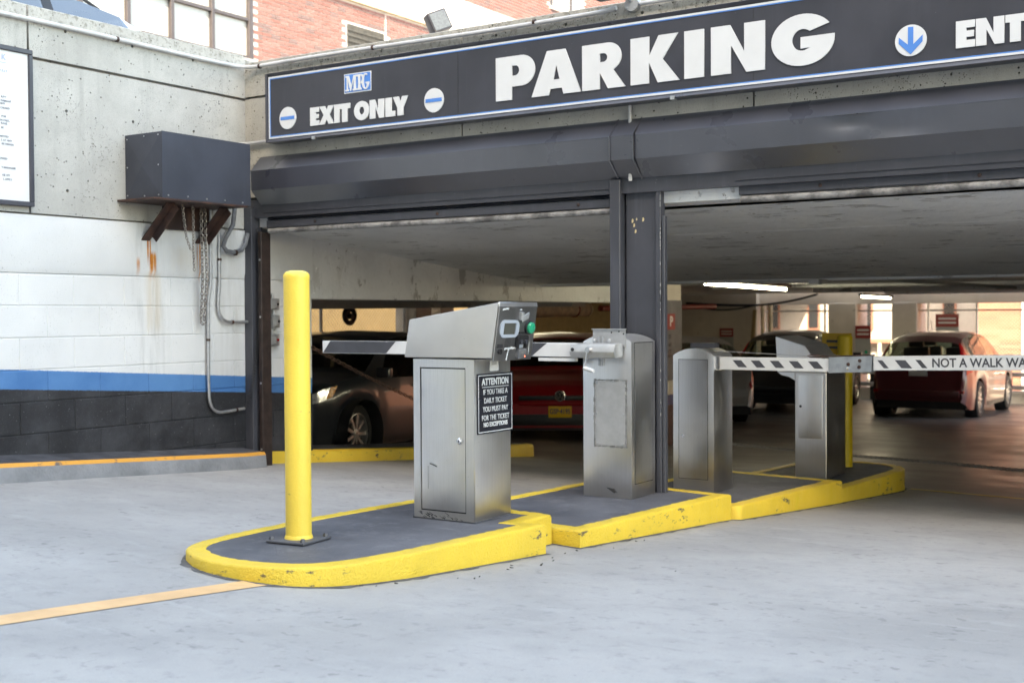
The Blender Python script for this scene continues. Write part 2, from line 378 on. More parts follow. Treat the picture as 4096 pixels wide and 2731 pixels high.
# dark steel paint
def darkpaint(name, c0, rough=.42, dust=.2, chip=.5):
    k = NT(name)
    c = k.mix(k.ramp(k.noise(2.4, 5), .3, .72), hue(c0, .86), hue(c0, 1.16))
    c = k.mix(k.ramp(k.noise(1, 4, .6, k.mapv((22, 22, 1.2))), .52, .8, 0, dust), c, hue(c0, 2.1))
    c = k.mix(k.math('MULTIPLY', k.ramp(k.voro(31), .05, .035), k.ramp(k.noise(2.7, 2), .5, .62, 0, chip)), c, (.55,.55,.56))
    k.color(c).set(k.ramp(k.noise(4, 4), .3, .7, rough-.08, rough+.1), 0, .5); k.bump(k.noise(2.2, 1), .004, .12); return k.m
MT['hood'] = darkpaint('slate_sheet_metal_paint', (.038,.041,.055), .34)
k_ = MT['hood'].node_tree.nodes['Principled BSDF']; k_.inputs['Coat Weight'].default_value = 1; k_.inputs['Coat Roughness'].default_value = .28; k_.inputs['Coat IOR'].default_value = 1.75
MT['frame'] = darkpaint('dark_blue_grey_steel_paint', (.050,.053,.066), .45, .3, .8)
MT['signface'] = darkpaint('sign_face_charcoal', (.040,.042,.054), .36, .12, .35)
MT['signframe'] = darkpaint('sign_frame_paint', (.055,.057,.072), .35, .2, .4)
MT['signwhite'] = plain('sign_letter_white', (.62,.64,.66), .45, var=.03)
MT['signblue'] = plain('sign_blue', (.06,.22,.60), .45, var=.05)
MT['boxpaint'] = darkpaint('motor_box_paint', (.040,.046,.064), .5, .12, .5)
k = NT('rusty_brown_steel'); c = k.mix(k.ramp(k.noise(9, 5, .65), .35, .7), (.030,.017,.016), (.085,.042,.030))
k.color(c).set(.6, .0, .4); k.bump(k.noise(60, 4), .002); MT['rust'] = k.m
MT['brown'] = plain('brown_guide_paint', (.028,.018,.016), .5, var=.35, vs_=14)
MT['galv'] = plain('galvanised_conduit', (.55,.56,.58), .38, .85, var=.12, vs_=30)
MT['conduit'] = plain('grey_painted_conduit', (.52,.52,.53), .5, .1, var=.1, vs_=9)
MT['flex'] = plain('grey_flexible_conduit', (.16,.165,.18), .45, .2, var=.2, vs_=20)
MT['rubber'] = plain('black_rubber', (.018,.018,.02), .6, var=.2)
MT['chain'] = plain('chain_steel', (.30,.27,.25), .45, .8, var=.4, vs_=60)
MT['rustchain'] = plain('rusted_chain_steel', (.12,.07,.05), .7, .4, var=.4, vs_=60)
k = NT('weathered_tube'); c = k.mix(k.ramp(k.noise(7, 6, .7), .35, .65), (.09,.085,.085), (.36,.35,.345))
k.color(c).set(.55, .15); k.bump(k.noise(30, 4), .003); MT['tube'] = k.m
# brushed stainless steel: grain along z, smudges, dirt towards the foot
def steel(name, tone=.56, r0=.26, foot=None):
    k = NT(name)
    g = k.noise(1, 4, .6, k.mapv((240, 240, 3))); sm = k.noise(3.4, 5, .6)
    c = k.mix(k.ramp(g, .3, .7), hue((tone, tone, tone*1.01), .96), hue((tone, tone, tone*1.01), 1.03))
    c = k.mix(k.ramp(sm, .52, .78, 0, .22), c, hue((tone, tone, tone), .66))
    c = k.mix(k.ramp(k.voro(40, k.mapv((1,1,.4))), .05, .035, 0, .6), c, (.18,.17,.16))
    if foot is not None:
        z = k.sep()[2]; d = k.ramp(k.math('ADD', z, k.math('MULTIPLY', k.noise(6, 4), -.10)), foot+.12, foot-.02)
        c = k.mix(k.math('MULTIPLY', d, .5), c, (.30,.25,.19))
    k.color(c).set(k.ramp(k.math('ADD', k.math('MULTIPLY', g, .25), k.math('MULTIPLY', sm, .75)), .3, .7, r0, r0+.14), 1.)
    k.bump(g, .0003, .2); return k.m
MT['steel1'] = steel('brushed_stainless_ticket_machine', .86, .29, .11)
MT['steel2'] = steel('brushed_stainless_gate', .83, .30, .04)
MT['steelface'] = steel('dull_stainless_faceplate', .34, .34)
k = NT('satin_beige_steel'); c = k.mix(k.ramp(k.noise(4, 5), .3, .7), (.54,.542,.54), (.60,.60,.595))
c = k.mix(k.ramp(k.noise(60, 4, .7), .66, .74, 0, .35), c, (.2,.19,.18))
k.color(c).set(.42, .55); MT['headskin'] = k.m
MT['alu'] = plain('painted_aluminium', (.44,.45,.46), .35, .5, var=.08, vs_=20)
MT['armwhite'] = plain('gate_arm_white', (.60,.62,.64), .4, var=.05, vs_=8)
MT['armblack'] = plain('gate_arm_black_film', (.055,.058,.07), .4, var=.15)
MT['chrome'] = plain('chrome', (.75,.75,.76), .15, 1., var=.05)
# yellow kerb and post paints
def yellow(name, c0, chipscale=5, chip=.72, bmp=.004, scuff=0.):
    k = NT(name)
    c = k.mix(k.ramp(k.noise(1.8, 5, .6), .3, .7), hue(c0, .90), hue(c0, 1.06))
    c = k.mix(k.ramp(k.noise(5, 5, .6), .60, .78, 0, .35), c, (c0[0]*.80, c0[1]*.98, c0[2]*.5))
    if scuff:
        nz = k.n('ShaderNodeNewGeometry').outputs['Normal']; ny = k.sep(nz)[2]
        d = k.math('MULTIPLY', k.ramp(k.noise(1, 6, .75, k.mapv((9, 9, 22))), chip, chip+.05), k.ramp(k.noise(1.1, 3), .45, .58))
        c = k.mix(k.math('MULTIPLY', k.math('MULTIPLY', d, k.ramp(ny, .7, .3)), scuff), c, (.075,.06,.055))
    k.color(c).set(k.ramp(k.noise(6, 4), .3, .7, .32, .5), 0, .5); k.bump(k.noise(75, 5, .7), bmp, .8); return k.m
MT['kerb'] = yellow('kerb_yellow_paint', (.76,.53,.055), bmp=.011, scuff=1., chip=.575)
MT['post'] = yellow('bollard_yellow_paint', (.80,.575,.085), bmp=.003, scuff=.55, chip=.635)
MT['postdark'] = yellow('old_bollard_yellow_paint', (.62,.44,.02), bmp=.0016)
MT['orange'] = plain('orange_line_paint', (.62,.39,.20), .55, var=.12, vs_=5, bump=.001, bs=200)
k = NT('worn_orange_kerb_paint'); c = k.mix(k.ramp(k.noise(11, 6, .7), .56, .68), (.66,.31,.055), (.12,.10,.09)); k.color(c).set(.55); k.bump(k.noise(90, 3), .003); MT['orangekerb'] = k.m
k = NT('grey_kerb_concrete'); c = k.mix(k.ramp(k.noise(2.4, 6, .65), .3, .7), (.15,.158,.172), (.27,.28,.30)); k.color(c).set(.75); k.bump(k.noise(60, 4), .006); MT['greykerb'] = k.m
k = NT('island_top_coating')
c = k.mix(k.ramp(k.noise(1.6, 6, .65), .3, .72), (.048,.052,.064), (.112,.117,.134))
c = k.mix(k.ramp(k.noise(1, 5, .65, k.mapv((3, 11, 1), (0,0,.5))), .60, .78, 0, .45), c, (.24,.25,.27))
c = k.mix(k.ramp(k.noise(7, 6, .75), .50, .70, 0, .55), c, (.19,.195,.21)); c = k.mix(k.ramp(k.voro(3.2, feat='DISTANCE_TO_EDGE'), .006, .002, 0, .5), c, (.03,.032,.04))
c = k.mix(k.ramp(k.noise(300, 2, .7), .4, .7, 0, .3), c, (.06,.063,.075)); c = k.mix(k.ramp(k.voro(15), .05, .03, 0, .7), c, (.4,.4,.41))
k.color(c).set(.62, 0, .4); k.bump(k.noise(200, 3), .002); MT['islandtop'] = k.m
MT['grime'] = plain('dark_gutter_dirt', (.085,.088,.095), .9, var=.4, vs_=25, bump=.003)
MT['ledge'] = plain('dark_ledge_coating', (.060,.063,.073), .6, var=.4, vs_=5, bump=.002)
MT['black'] = plain('black_plastic', (.02,.02,.022), .4, var=.1)
MT['sticker'] = plain('paper_sticker', (.62,.63,.65), .6, var=.04)
MT['ink'] = plain('black_ink', (.03,.03,.035), .5, var=.05)
MT['plaque'] = plain('plaque_black', (.018,.019,.026), .32, var=.1)
MT['lcd'] = plain('display_glass', (.085,.085,.075), .15, var=.1)
MT['bezel'] = plain('display_bezel', (.36,.40,.46), .4, var=.05)
MT['green'] = plain('green_button', (.0,.30,.16), .25, var=.04, coat=.3)
MT['tape'] = plain('tape_residue', (.62,.64,.65), .7, var=.2, vs_=90)
MT['silicone'] = plain('grey_sealant_smear', (.20,.205,.21), .6, var=.35, vs_=30)
MT['scuff'] = plain('black_scuff', (.03,.03,.032), .6, var=.3)
def glow(name, c, e):
    k = NT(name); k.color((0,0,0)); k.b.inputs['Emission Color'].default_value = tuple(c)+(1,); k.b.inputs['Emission Strength'].default_value = e; return k.m
MT['tubeon'] = glow('fluorescent_tube_lit', (.94,.95,.84), 4.5)
MT['led'] = glow('red_led', (1,.08,.04), 3)
# brick
def brickmat(name, a, b, c3):
    k = NT(name); oi = k.n('ShaderNodeObjectInfo').outputs['Random']
    cell = k.n('ShaderNodeTexWhiteNoise', noise_dimensions='3D'); fl_ = k.n('ShaderNodeVectorMath', operation='FLOOR'); k.l(k.mapv((1, 1/.2134, 1/.0677)), fl_.inputs[0]); k.l(fl_.outputs[0], cell.inputs['Vector'])
    v = cell.outputs[0]
    c = k.mix(k.ramp(v, 0, 1), a, b); c = k.mix(k.ramp(v, .88, .90), c, c3)
    c = k.mix(k.ramp(k.noise(30, 4), .4, .7, 0, .3), c, hue(a, .6)); k.color(c).set(.85, 0, .3); k.bump(k.noise(90, 3), .003); return k.m
MT['brick'] = brickmat('red_brick', (.200,.098,.090), (.250,.140,.132), (.155,.108,.110))
MT['mortarw'] = plain('pale_mortar', (.52,.51,.50), .9, var=.08)
MT['stoneband'] = plain('white_limestone_band', (.50,.49,.48), .8, var=.06)
MT['winframe'] = plain('bronze_window_frame', (.07,.06,.065), .4, .3, var=.08)
k = NT('sky_white_window_pane'); k.color((.34,.35,.35)).set(.08, 0, .6); MT['pane'] = k.m  # pale base colour stands in for sky reflected in the panes
MT['louver'] = plain('weathered_louvre', (.055,.052,.045), .6, .2, var=.3, vs_=16)
MT['salmon'] = brickmat('salmon_brick', (.31,.135,.095), (.37,.175,.13), (.27,.125,.095))
MT['white_far'] = plain('pale_rendered_facade', (.40,.37,.34), .9, var=.06)
MT['tanwall'] = plain('ochre_block_wall', (.26,.18,.085), .9, var=.1)
# car paints
def carpaint(name, c0, r=.28): return plain(name, c0, r, .15, var=.0, vs_=2, coat=.45, rv=.0)
MT['car_grey'] = carpaint('graphite_car_paint', (.026,.031,.040)); MT['car_red'] = carpaint('dark_red_car_paint', (.30,.008,.016))
MT['car_maroon'] = carpaint('maroon_car_paint', (.105,.012,.018)); MT['car_black'] = carpaint('black_car_paint', (.014,.011,.013))
MT['car_silver'] = carpaint('silver_car_paint', (.45,.46,.48)); MT['car_white'] = carpaint('white_car_paint', (.80,.81,.82)); MT['car_tan'] = carpaint('dark_tan_car_paint', (.10,.08,.06))
k = NT('car_glass'); k.color((.012,.014,.015)).set(.04, 0, .6); MT['glass'] = k.m
k = NT('tinted_grey_car_glass'); k.color((.13,.14,.16)).set(.10, 0, .4); MT['glass_lt'] = k.m
def clearglass(name, tint, base=.045):
    k = NT(name); k.t.nodes.remove(k.b); out = k.t.nodes['Material Output']
    tr = k.n('ShaderNodeBsdfTransparent'); tr.inputs[0].default_value = tint+(1,); gl = k.n('ShaderNodeBsdfGlossy'); gl.inputs['Roughness'].default_value = .03
    lw = k.n('ShaderNodeLayerWeight'); lw.inputs[0].default_value = .5; mx = k.n('ShaderNodeMixShader')
    k.l(k.math('ADD', k.math('MULTIPLY', k.math('POWER', lw.outputs['Facing'], 4.), .75), base), mx.inputs[0]); k.l(tr.outputs[0], mx.inputs[1]); k.l(gl.outputs[0], mx.inputs[2]); k.l(mx.outputs[0], out.inputs[0]); return k.m
MT['glass_clear'] = clearglass('clear_car_glass', (.62,.68,.60)); MT['glass'] = clearglass('dark_car_glass', (.16,.17,.16)); MT['glass_lt'] = clearglass('grey_car_glass', (.30,.32,.35))
MT['glass_sky'] = clearglass('sky_reflecting_car_glass', (.30,.32,.35), .36)
MT['winglass'] = plain('dark_window_glass', (.02,.022,.025), .06, var=.05)
MT['tyre'] = plain('tyre_rubber', (.014,.014,.015), .75, var=.2, vs_=20); MT['rim'] = plain('alloy_rim', (.48,.47,.46), .32, .8, var=.08)
MT['lamp'] = plain('headlamp_lens', (.60,.62,.65), .12, .4, var=.3, vs_=30); MT['amber'] = plain('amber_lens', (.85,.30,.02), .25, var=.1); MT['redlens'] = plain('red_lens', (.42,.008,.010), .22, var=.1)
MT['plate'] = plain('yellow_number_plate', (.70,.42,.02), .4, var=.05); MT['plateblue'] = plain('plate_ink_blue', (.03,.04,.12), .4)
MT['signred'] = plain('sign_red', (.24,.022,.022), .45, var=.05); MT['signyellow'] = plain('sign_yellow', (.60,.36,.01), .5, var=.08); MT['signgrey'] = plain('pale_board', (.30,.31,.31), .6, var=.05)
MT['insul'] = plain('pipe_insulation', (.52,.42,.29), .8, var=.2, vs_=12); MT['pipered'] = plain('red_pipe_paint', (.30,.035,.02), .5, var=.2)
MT['wire'] = plain('galvanised_fence_wire', (.40,.36,.30), .5, .5, var=.1)

# ---------------------------------------------------------------- ground
def pl(pts, t):
    if t <= pts[0][0]: return pts[0][1]
    for (a, b), (c, d) in zip(pts, pts[1:]):
        if t <= c: return b+(d-b)*(t-a)/(c-a)
    return pts[-1][1]
ZL = [(-12,.72),(-6,.40),(0,0),(4,-.34),(7,-.52),(17,-.80),(24,-.90),(60,-1.0)]
ZR = [(-12,.30),(-6,.14),(-3,.015),(0,-.108),(3,-.258),(7,-.49),(17,-.80),(24,-.90),(60,-1.0)]
def zg(x, y):
    t = max(0, min(1, x/3.8)); t = t*t*(3-2*t)*.5+t*.5
    return pl(ZL, y)*(1-t)+pl(ZR, y)*t
def sheet(name, mat, xs, ys, dz=0.):
    o = MB().grid([[(x, y, zg(x, y)+dz) for x in xs] for y in ys]).build(name, mat, fix=False, smooth=60)
    return tag(o, kind='structure')
fr = lambda a, b, n: [a+(b-a)*i/n for i in range(n+1)]
sheet('driveway', MT['drive'], [0.0]+fr(.1, 5, 49)+[5.5, 6.5, 8, 11], fr(-26, -12, 4)[:-1]+fr(-12, -6, 12)[:-1]+fr(-6, .02, 60))
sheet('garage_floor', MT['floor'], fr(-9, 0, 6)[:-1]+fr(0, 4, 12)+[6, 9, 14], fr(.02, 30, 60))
g_ = MB(); N_ = 12
g_.grid([[(-150+300*i/N_, -150+300*j/N_, -1.25) for i in range(N_+1)] for j in range(N_+1)])
tag(g_.build('ground', MT['far'], fix=False), kind='structure')
# orange lane line running out of the island nose towards the street
L_ = [(2.88+(3.20-2.88)*((y_+6.6)/3.45)**1.6, y_) for y_ in fr(-6.6, -3.15, 36)]
ln = MB(); ln.grid([[(x-.06, y, zg(x-.06, y)+.003), (x, y+.005, zg(x, y+.005)+.003), (x+.06, y+.01, zg(x+.06, y+.01)+.003)] for x, y in L_])
tag(ln.build('painted_lane_line', MT['orange'], fix=False), 'faded orange lane line running from the island nose to the street', 'road marking', kind='structure')
ln = MB(); ln.grid([[(x, 2.98-.12*(x-4.15), zg(x, 2.98)+.006), (x, 3.05-.12*(x-4.15), zg(x, 3.05)+.006)] for x in fr(4.16, 6.4, 8)])
tag(ln.build('painted_floor_line', MT['postdark'], fix=False), 'thin faded yellow line on the floor behind the last island', 'road marking', kind='structure')

# ---------------------------------------------------------------- left boundary wall of painted blocks and cast concrete
bwall = thing('boundary_wall', 'tall boundary wall, raw concrete over white blocks with blue and black bands', 'wall', (0, -2, 0))
WY0, WY1 = -5.2, .72
MB().box(-.3, -.004, WY0, WY1, -.6, 1.405).build('wall_core', MT['paintwall'], bwall, smooth=0)
bh, bl = .2032, .4064
bmesh_cache = {}
def block(y0, y1, z0, z1):
    key = (round(y1-y0, 3), round(z1-z0, 3))
    if key not in bmesh_cache:
        bmesh_cache[key] = MB().box(-.02, .0, 0, key[0], 0, key[1]).mesh('block', .0028, 1, 30)
    o = place('block', bmesh_cache[key], MT['paintwall'], bwall); o.location = (0, y0+2+random.uniform(-.0005,.0005), z0); o.location.x = random.uniform(.0002, .0024)
jt = .0035
for j in range(-6, 2):
    z0 = 1.2+(j-1)*bh; z1 = z0+bh
    if j == 1: z1 = 1.400
    ph = 0 if (j % 2 == 0) else .5
    yb = -1.766-9*bl+ph*bl; i = 0
    while True:
        a, b = yb+i*bl, yb+(i+1)*bl; i += 1
        if a >= WY1: break
        a, b = max(a, WY0), min(b, WY1)
        if b-a > .06 and z1 > zg(0, a)-.05: block(a+jt, b-jt, z0+jt, z1-jt)
# painted concrete band with chamfered lower lip
MB().prism([(-.3,1.408),(.000,1.408),(.013,1.450),(.013,1.772),(-.3,1.772)], 'y', WY0, WY1).build('painted_band', MT['paintwall'], bwall)
def panel(name, parent, mat, u0, u1, v0, v1, holes, M4, depth=.05, r=.011):
    lp = [[(u0,v0),(u1,v0),(u1,v1),(u0,v1)]]+[arc(a, b, r, r, 0, 330, 11) for a, b in holes]
    me = loops_mesh(lp, depth/2, name)
    return put(me, name, mat, parent, M4)
wallM = frame((-.021, 0, 0), (0,1,0), (0,0,1))         # u = y, v = z, face at x = .004
MB().box(-.3, -.044, WY0, .3, 1.772, 3.080).build('concrete_core', MT['conc'], bwall, smooth=0)
for (a, b) in ((-1.872, -.0), (-3.74, -1.888), (WY0, -3.756)):
    cols = [a+.272, a+.81, a+1.355]
    panel('concrete_panel', bwall, MT['conc'], a, b, 1.785, 2.752, [(c_, z_) for c_ in cols if c_ < b-.1 for z_ in (2.461, 1.946) if not (z_ < 2 and -1.1 < c_ < 0)], wallM)
    panel('concrete_panel', bwall, MT['conc'], a, b, 2.772, 3.084, [(c_, 2.975) for c_ in cols if c_ < b-.1], wallM)
MB().box(-.3, -.010, WY0, 0, 3.084, 3.096).build('coping', MT['conc'], bwall, .004, 1)
# raised ledge along the wall
led = thing('raised_ledge', 'low raised ledge with orange painted edge along the boundary wall', 'kerb', (.15, -2, 0))
ys = fr(-5.2, -.06, 20)
def ledrow(y):
    e = .30 if y < -.35 else .30-.06*((y+.35)/.29)**2
    zt = .105-.066*y; zw = .130-.070*y
    return y, e, zt, zw
MB().grid([[(-.02, y, zw), (e-.034, y, zt+.004)] for y, e, zt, zw in map(ledrow, ys)]).build('ledge_top', MT['ledge'], led, fix=False)
MB().grid([[(e-.034, y, zt+.004), (e-.016, y, zt+.003), (e-.004, y, zt-.008), (e, y, zt-.020)] for y, e, zt, zw in map(ledrow, ys)]).build('painted_edge', MT['orangekerb'], led, fix=False)
a_ = MB().grid([[(e, y, zt-.020), (e+.006, y, zt-.07), (e+.012, y, zg(.3, y)-.05)] for y, e, zt, zw in map(ledrow, ys)])
y, e, zt, zw = ledrow(-.06); a_.add([(-.02,y,zw),(e-.034,y,zt+.004),(e,y,zt-.02),(e+.012,y,-.1),(-.02,y,-.1)], [(0,1,2,3,4)])
a_.build('kerb_face', MT['greykerb'], led, fix=False)

# ---------------------------------------------------------------- garage building
gar = thing('parking_garage', 'concrete parking garage front with wide dark vehicle opening', 'building', (4, 1, 0))
facM = frame((0, .021, 0), (1,0,0), (0,0,1))           # u = x, v = z, face at y = -.004
XE = 9.0
MB().box(0, XE, .047, .30, 1.95, 3.02).build('fascia_core', MT['conc_rough'], gar, smooth=0)
for (a, b) in ((.004, 2.010), (2.022, 4.072), (4.084, 6.13), (6.142, XE)):
    hol = [(c_, 2.955) for c_ in (a+.27, a+.80, a+1.34) if 2.2 < c_]
    panel('fascia_panel', gar, MT['conc_rough'], a, b, 2.02, 2.762, [], facM)
    panel('fascia_panel', gar, MT['conc_rough'], a, b, 2.780, 3.030, hol, facM)
MB().box(0, XE, .012, .30, 3.031, 3.042).build('coping', MT['conc'], gar, .004, 1)
# ceiling slabs (slope with the ramp, then level), with a downstand step
CZ = [(.30,1.782),(4.2,1.440),(4.21,1.505),(10.4,1.490),(10.41,1.53),(21.2,1.60)]
cm = MB()
for (a, za), (b, zb) in zip(CZ, CZ[1:]):
    xr = XE if b < 14 else 2.7
    if b > 14 and a < 15:
        cm.grid([[(-5.2,a,za),(XE,a,za)],[(-5.2,15,1.559),(XE,15,1.559)]]); a, za = 15, 1.559
    cm.grid([[(-5.2,a,za),(xr,a,za)],[(-5.2,b,zb),(xr,b,zb)]])
cm.grid([[(-9,14,1.55),(-5.2,14,1.55)],[(-9,21.25,1.60),(-5.2,21.25,1.60)]])
tag(cm.build('garage_ceiling', MT['ceil'], fix=False, smooth=0), kind='structure')
dk = MB().box(-5.2, XE, .3, 15, 1.95, 2.08).box(-5.2, 2.7, 15, 21.2, 1.605, 2.08).box(-14, -5.2, .3, 4, 1.95, 2.08).box(-14, -5.2, 14, 21.25, 1.605, 2.08).box(-14, -.3, -6, .3, 1.95, 2.08)
tag(dk.build('roof_deck', MT['conc'], smooth=0), kind='structure')
MB().box(.02, XE, .060, .31, 1.80, 1.949).build('lintel', MT['ceil'], gar, smooth=0)
MB().box(.002, XE, .004, .058, 1.868, 2.0).build('steel_header', MT['frame'], gar, smooth=0)
MB().box(2.71, 2.9, 15.11, 21.2, 1.52, 2.3).box(2.91, 9, 14.8, 15.1, 1.50, 2.6).build('edge_beam', MT['plaster'], gar, smooth=0)
# formwork ridges and a sprinkler line on the sloping soffit
for yb_ in (1.32,2.5):
    zr_ = 1.782-(yb_-.3)*.0877
    MB().prism([(yb_-.006,zr_+.02),(yb_-.004,zr_-.001),(yb_+.004,zr_-.0015),(yb_+.006,zr_+.02)], 'x', .03, XE-.02).build('formwork_ridge', MT['ceil'], gar)
# transverse soffit beams
for yb_, zb_ in ((4.18,1.420),(8.6,1.455),(12.6,1.46),(16.6,1.48)):
    MB().box(.02, XE, yb_, yb_+.28, zb_, 1.9).build('ceiling_beam', MT['ceil'], gar, .01, 1)
# side beam over the left bay and solid wall after it
MB().box(-.3, -.002, .72, 7.05, 1.262, 1.86).build('side_beam', MT['ceil'], gar, .006, 1)
MB().box(-.3, -.002, 7.05, 7.68, -.9, 1.6).build('interior_pier', MT['plaster'], gar, smooth=0)
MB().box(-.31, .002, 7.04, 7.69, -.9, -.02).build('wall_base_paint', plain('dark_base_paint', (.02,.022,.028), .5), gar, smooth=0)
MB().box(-.31, .002, 7.04, 7.69, -.019, .11).build('wall_blue_band', plain('dark_blue_band', (.025,.07,.19), .5), gar, smooth=0)
# left bay: back wall, fence line
MB().box(-9.2, -9, .5, 22, -1, 2).build('bay_end_wall', MT['plaster'], gar, smooth=0)
MB().box(-9, -.3, .45, .72, -1, 2).build('bay_front_wall', MT['plaster'], gar, smooth=0)
for (a, b) in ((8.35, 8.75), (9.0, 9.35)):
    MB().box(-5.2, -4.8, a, b, -1, 1.6).build('bay_pier', MT['plaster'], gar, smooth=0)
# right side wall of the garage
MB().box(XE, XE+.3, .05, 14.8, -.8, 2.0).build('right_wall', plain('grey_side_wall', (.20,.20,.205), .8), gar, smooth=0)
MB().box(4.1, 9.3, 14.81, 15.09, -1, 1.499).build('added_cross_wall', plain('grey_cross_wall', (.16,.16,.165), .8), gar, smooth=0)  # unseen wall added to keep the sunlit rear out of steel reflections
# rear header, piers and low wall
MB().box(-5.2, 2.9, 21.5, 21.9, 1.335, 2.0).build('rear_header', MT['plaster'], gar, smooth=0)
for (a, b, d) in ((-2.70,-2.05,.9), (-1.22,-.66,.8), (2.5,3.1,.6)):
    MB().box(a, b, 21.45, 21.45+d, -1, 1.36).build('rear_pier', MT['plaster'], gar, .01, 1)
MB().box(-9, -4.42, 21.3, 21.9, -1.0, 2.0).build('rear_wall', MT['plaster'], gar, smooth=0)
MB().box(-4.42, 2.9, 21.62, 21.8, -1.0, -.62).build('rear_kerb_wall', MT['plaster'], gar, smooth=0)

# sheet metal hood over the roller shutters
def hoodseg(name, label, x0, x1, dy=0., dent=None):
    t = thing(name, label, 'shutter hood', (x0, 0, 2.0))
    prof = [(-.006,2.318),(-.112-dy,2.204),(-.106-dy,2.060),(-.004,1.956)]
    nm = ('top_slope', 'front_face', 'soffit')
    for q in range(3):
        n_ = max(2, int((x1-x0)/.045)); rows = []
        for i in range(n_+1):
            x = x0+(x1-x0)*i/n_; r_ = []
            for j in range(5):
                f = j/4; y = prof[q][0]+(prof[q+1][0]-prof[q][0])*f; z = prof[q][1]+(prof[q+1][1]-prof[q][1])*f
                if dent and q == 1:
                    g1 = math.exp(-((x-dent)/.13)**2-((f-.25)/.30)**2); g2 = math.exp(-((x-dent-.28)/.16)**2-((f-.6)/.30)**2); g3 = math.exp(-((x-dent-.05)/.018)**2-((f-.92)/.16)**2)
                    y += .030*g1+.018*g2+.012*g3
                r_.append((x, y+.0025*math.sin(x*2.1+q), z))
            rows.append(r_)
        MB().grid(rows).build(nm[q], MT['hood'], t, fix=False, smooth=50)
    return t
hoodseg('shutter_hood', 'faceted slate metal shutter hood over the exit opening', .16, 3.196)
hoodseg('shutter_hood', 'dented slate metal shutter hood over the entrance opening', 3.358, XE, dent=4.66)
t = hoodseg('hood_joint_cover', 'narrow folded metal cover joining the two shutter hoods', 3.196, 3.358, .010)
for x in (3.197, 3.357):
    MB().tube([(x,-.004,2.322),(x,-.126,2.206),(x,-.120,2.056),(x,.0,1.95)], .004, 6).build('seam_lip', MT['hood'], t)
# rolled shutters seen at the head of both openings
def shutter(label, x0, x1, zt, zb):
    t = thing('roller_shutter', label, 'shutter', (x0, .1, zb))
    MB().box(x0, x1, -.004, .003, 1.90, 1.958).build('head_plate', MT['frame'], t)
    n_ = 2; h_ = (1.90-zt)/n_
    for i in range(n_): MB().prism([(.05,zt+i*h_+.004),(.035,zt+(i+.5)*h_),(.05,zt+(i+1)*h_-.004),(.075,zt+(i+1)*h_-.004),(.075,zt+i*h_+.004)], 'x', x0+.01, x1-.01).build('slat', MT['frame'], t)
    bb = MB().box(x0+.01, x1-.01, .030, .080, zb+.045, zt).build('bottom_bar', MT['frame'], t, .003, 1)
    for x in fr(x0+.5, x1-.25, max(2, int((x1-x0)/1.0))): MB().lathe([(.011,0),(.011,-.006),(.006,-.009)], (x, .031, (zb+.045+zt)/2), 'y', 10).build('bolt', MT['rust'], bb)
    MB().tube([(x, .052+.002*math.sin(x*3), zb+.022+.003*math.sin(x*2.3)) for x in fr(x0+.02, x1-.02, 24)], .022, 12).build('safety_edge_tube', MT['tube'], t)
    return t
shutter('raised roller shutter with grey tube edge above the exit lane', .17, 3.14, 1.845, 1.745)
shutter('raised roller shutter with grey tube edge above the entrance lane', 3.96, XE, 1.870, 1.772)
# steel jambs
t = thing('gate_jamb_post', 'slim dark steel jamb post with brown guide rail at the boundary wall', 'post', (.08, .06, 0))
MB().box(.002, .082, -.03, .09, -.05, 1.945).build('channel', MT['frame'], t, .003, 1)
MB().box(.088, .112, .03, .12, -.05, 1.76).build('inner_guide', MT['frame'], t, .002, 1)
MB().box(.116, .154, .0, .10, -.05, 1.76).build('guide_rail', MT['brown'], t, .004, 1)
for z in (.12,.62,1.12,1.55): MB().lathe([(.008,0),(.008,-.004)], (.138,0,z), 'y', 8).build('bolt', MT['galv'], t)
t = thing('centre_column', 'dark blue grey steel column with chipped paint between the two lanes', 'column', (3.3, .12, 0))
MB().box(3.225, 3.440, .035, .10, -.2, 1.94).build('web', MT['frame'], t, .004, 1)
MB().box(3.140, 3.212, -.02, .09, -.2, 1.955).build('guide_channel', MT['frame'], t, .004, 1)
MB().box(3.212, 3.225, .06, .09, -.2, 1.94).build('gap_plate', MT['black'], t)
MB().box(3.440, 3.474, .01, .07, -.2, 1.94).build('flange', MT['frame'], t, .003, 1)
MB().box(3.476, 3.496, .02, .06, -.2, 1.72).build('guide_channel', MT['frame'], t, .003, 1)
ch = MB()
for x, z, a in ((3.272,1.70,.013),(3.300,1.708,.008),(3.345,1.705,.013),(3.283,1.672,.012),(3.293,1.635,.012)):
    ch.prism([(x-a*.5,z-a),(x+a*.3,z-a*.8),(x+a*.5,z+a*.2),(x+a*.1,z+a),(x-a*.4,z+a*.6)], 'y', .0335, .0365)
ch.build('bare_paint_chip', plain('cream_primer', (.62,.50,.28), .6), t)
ch = MB()
for i in range(26):
    z = random.uniform(.3, 1.92); a = random.uniform(.003,.010); ch.box(3.4700, 3.4745, .0085, .0115, z, z+a*random.uniform(1,5))
ch.build('worn_edge', MT['signgrey'], t)
MB().cyl((3.285,-.02,1.94),(3.285,-.02,2.42),.012,10).build('riser_conduit', MT['conduit'], t)

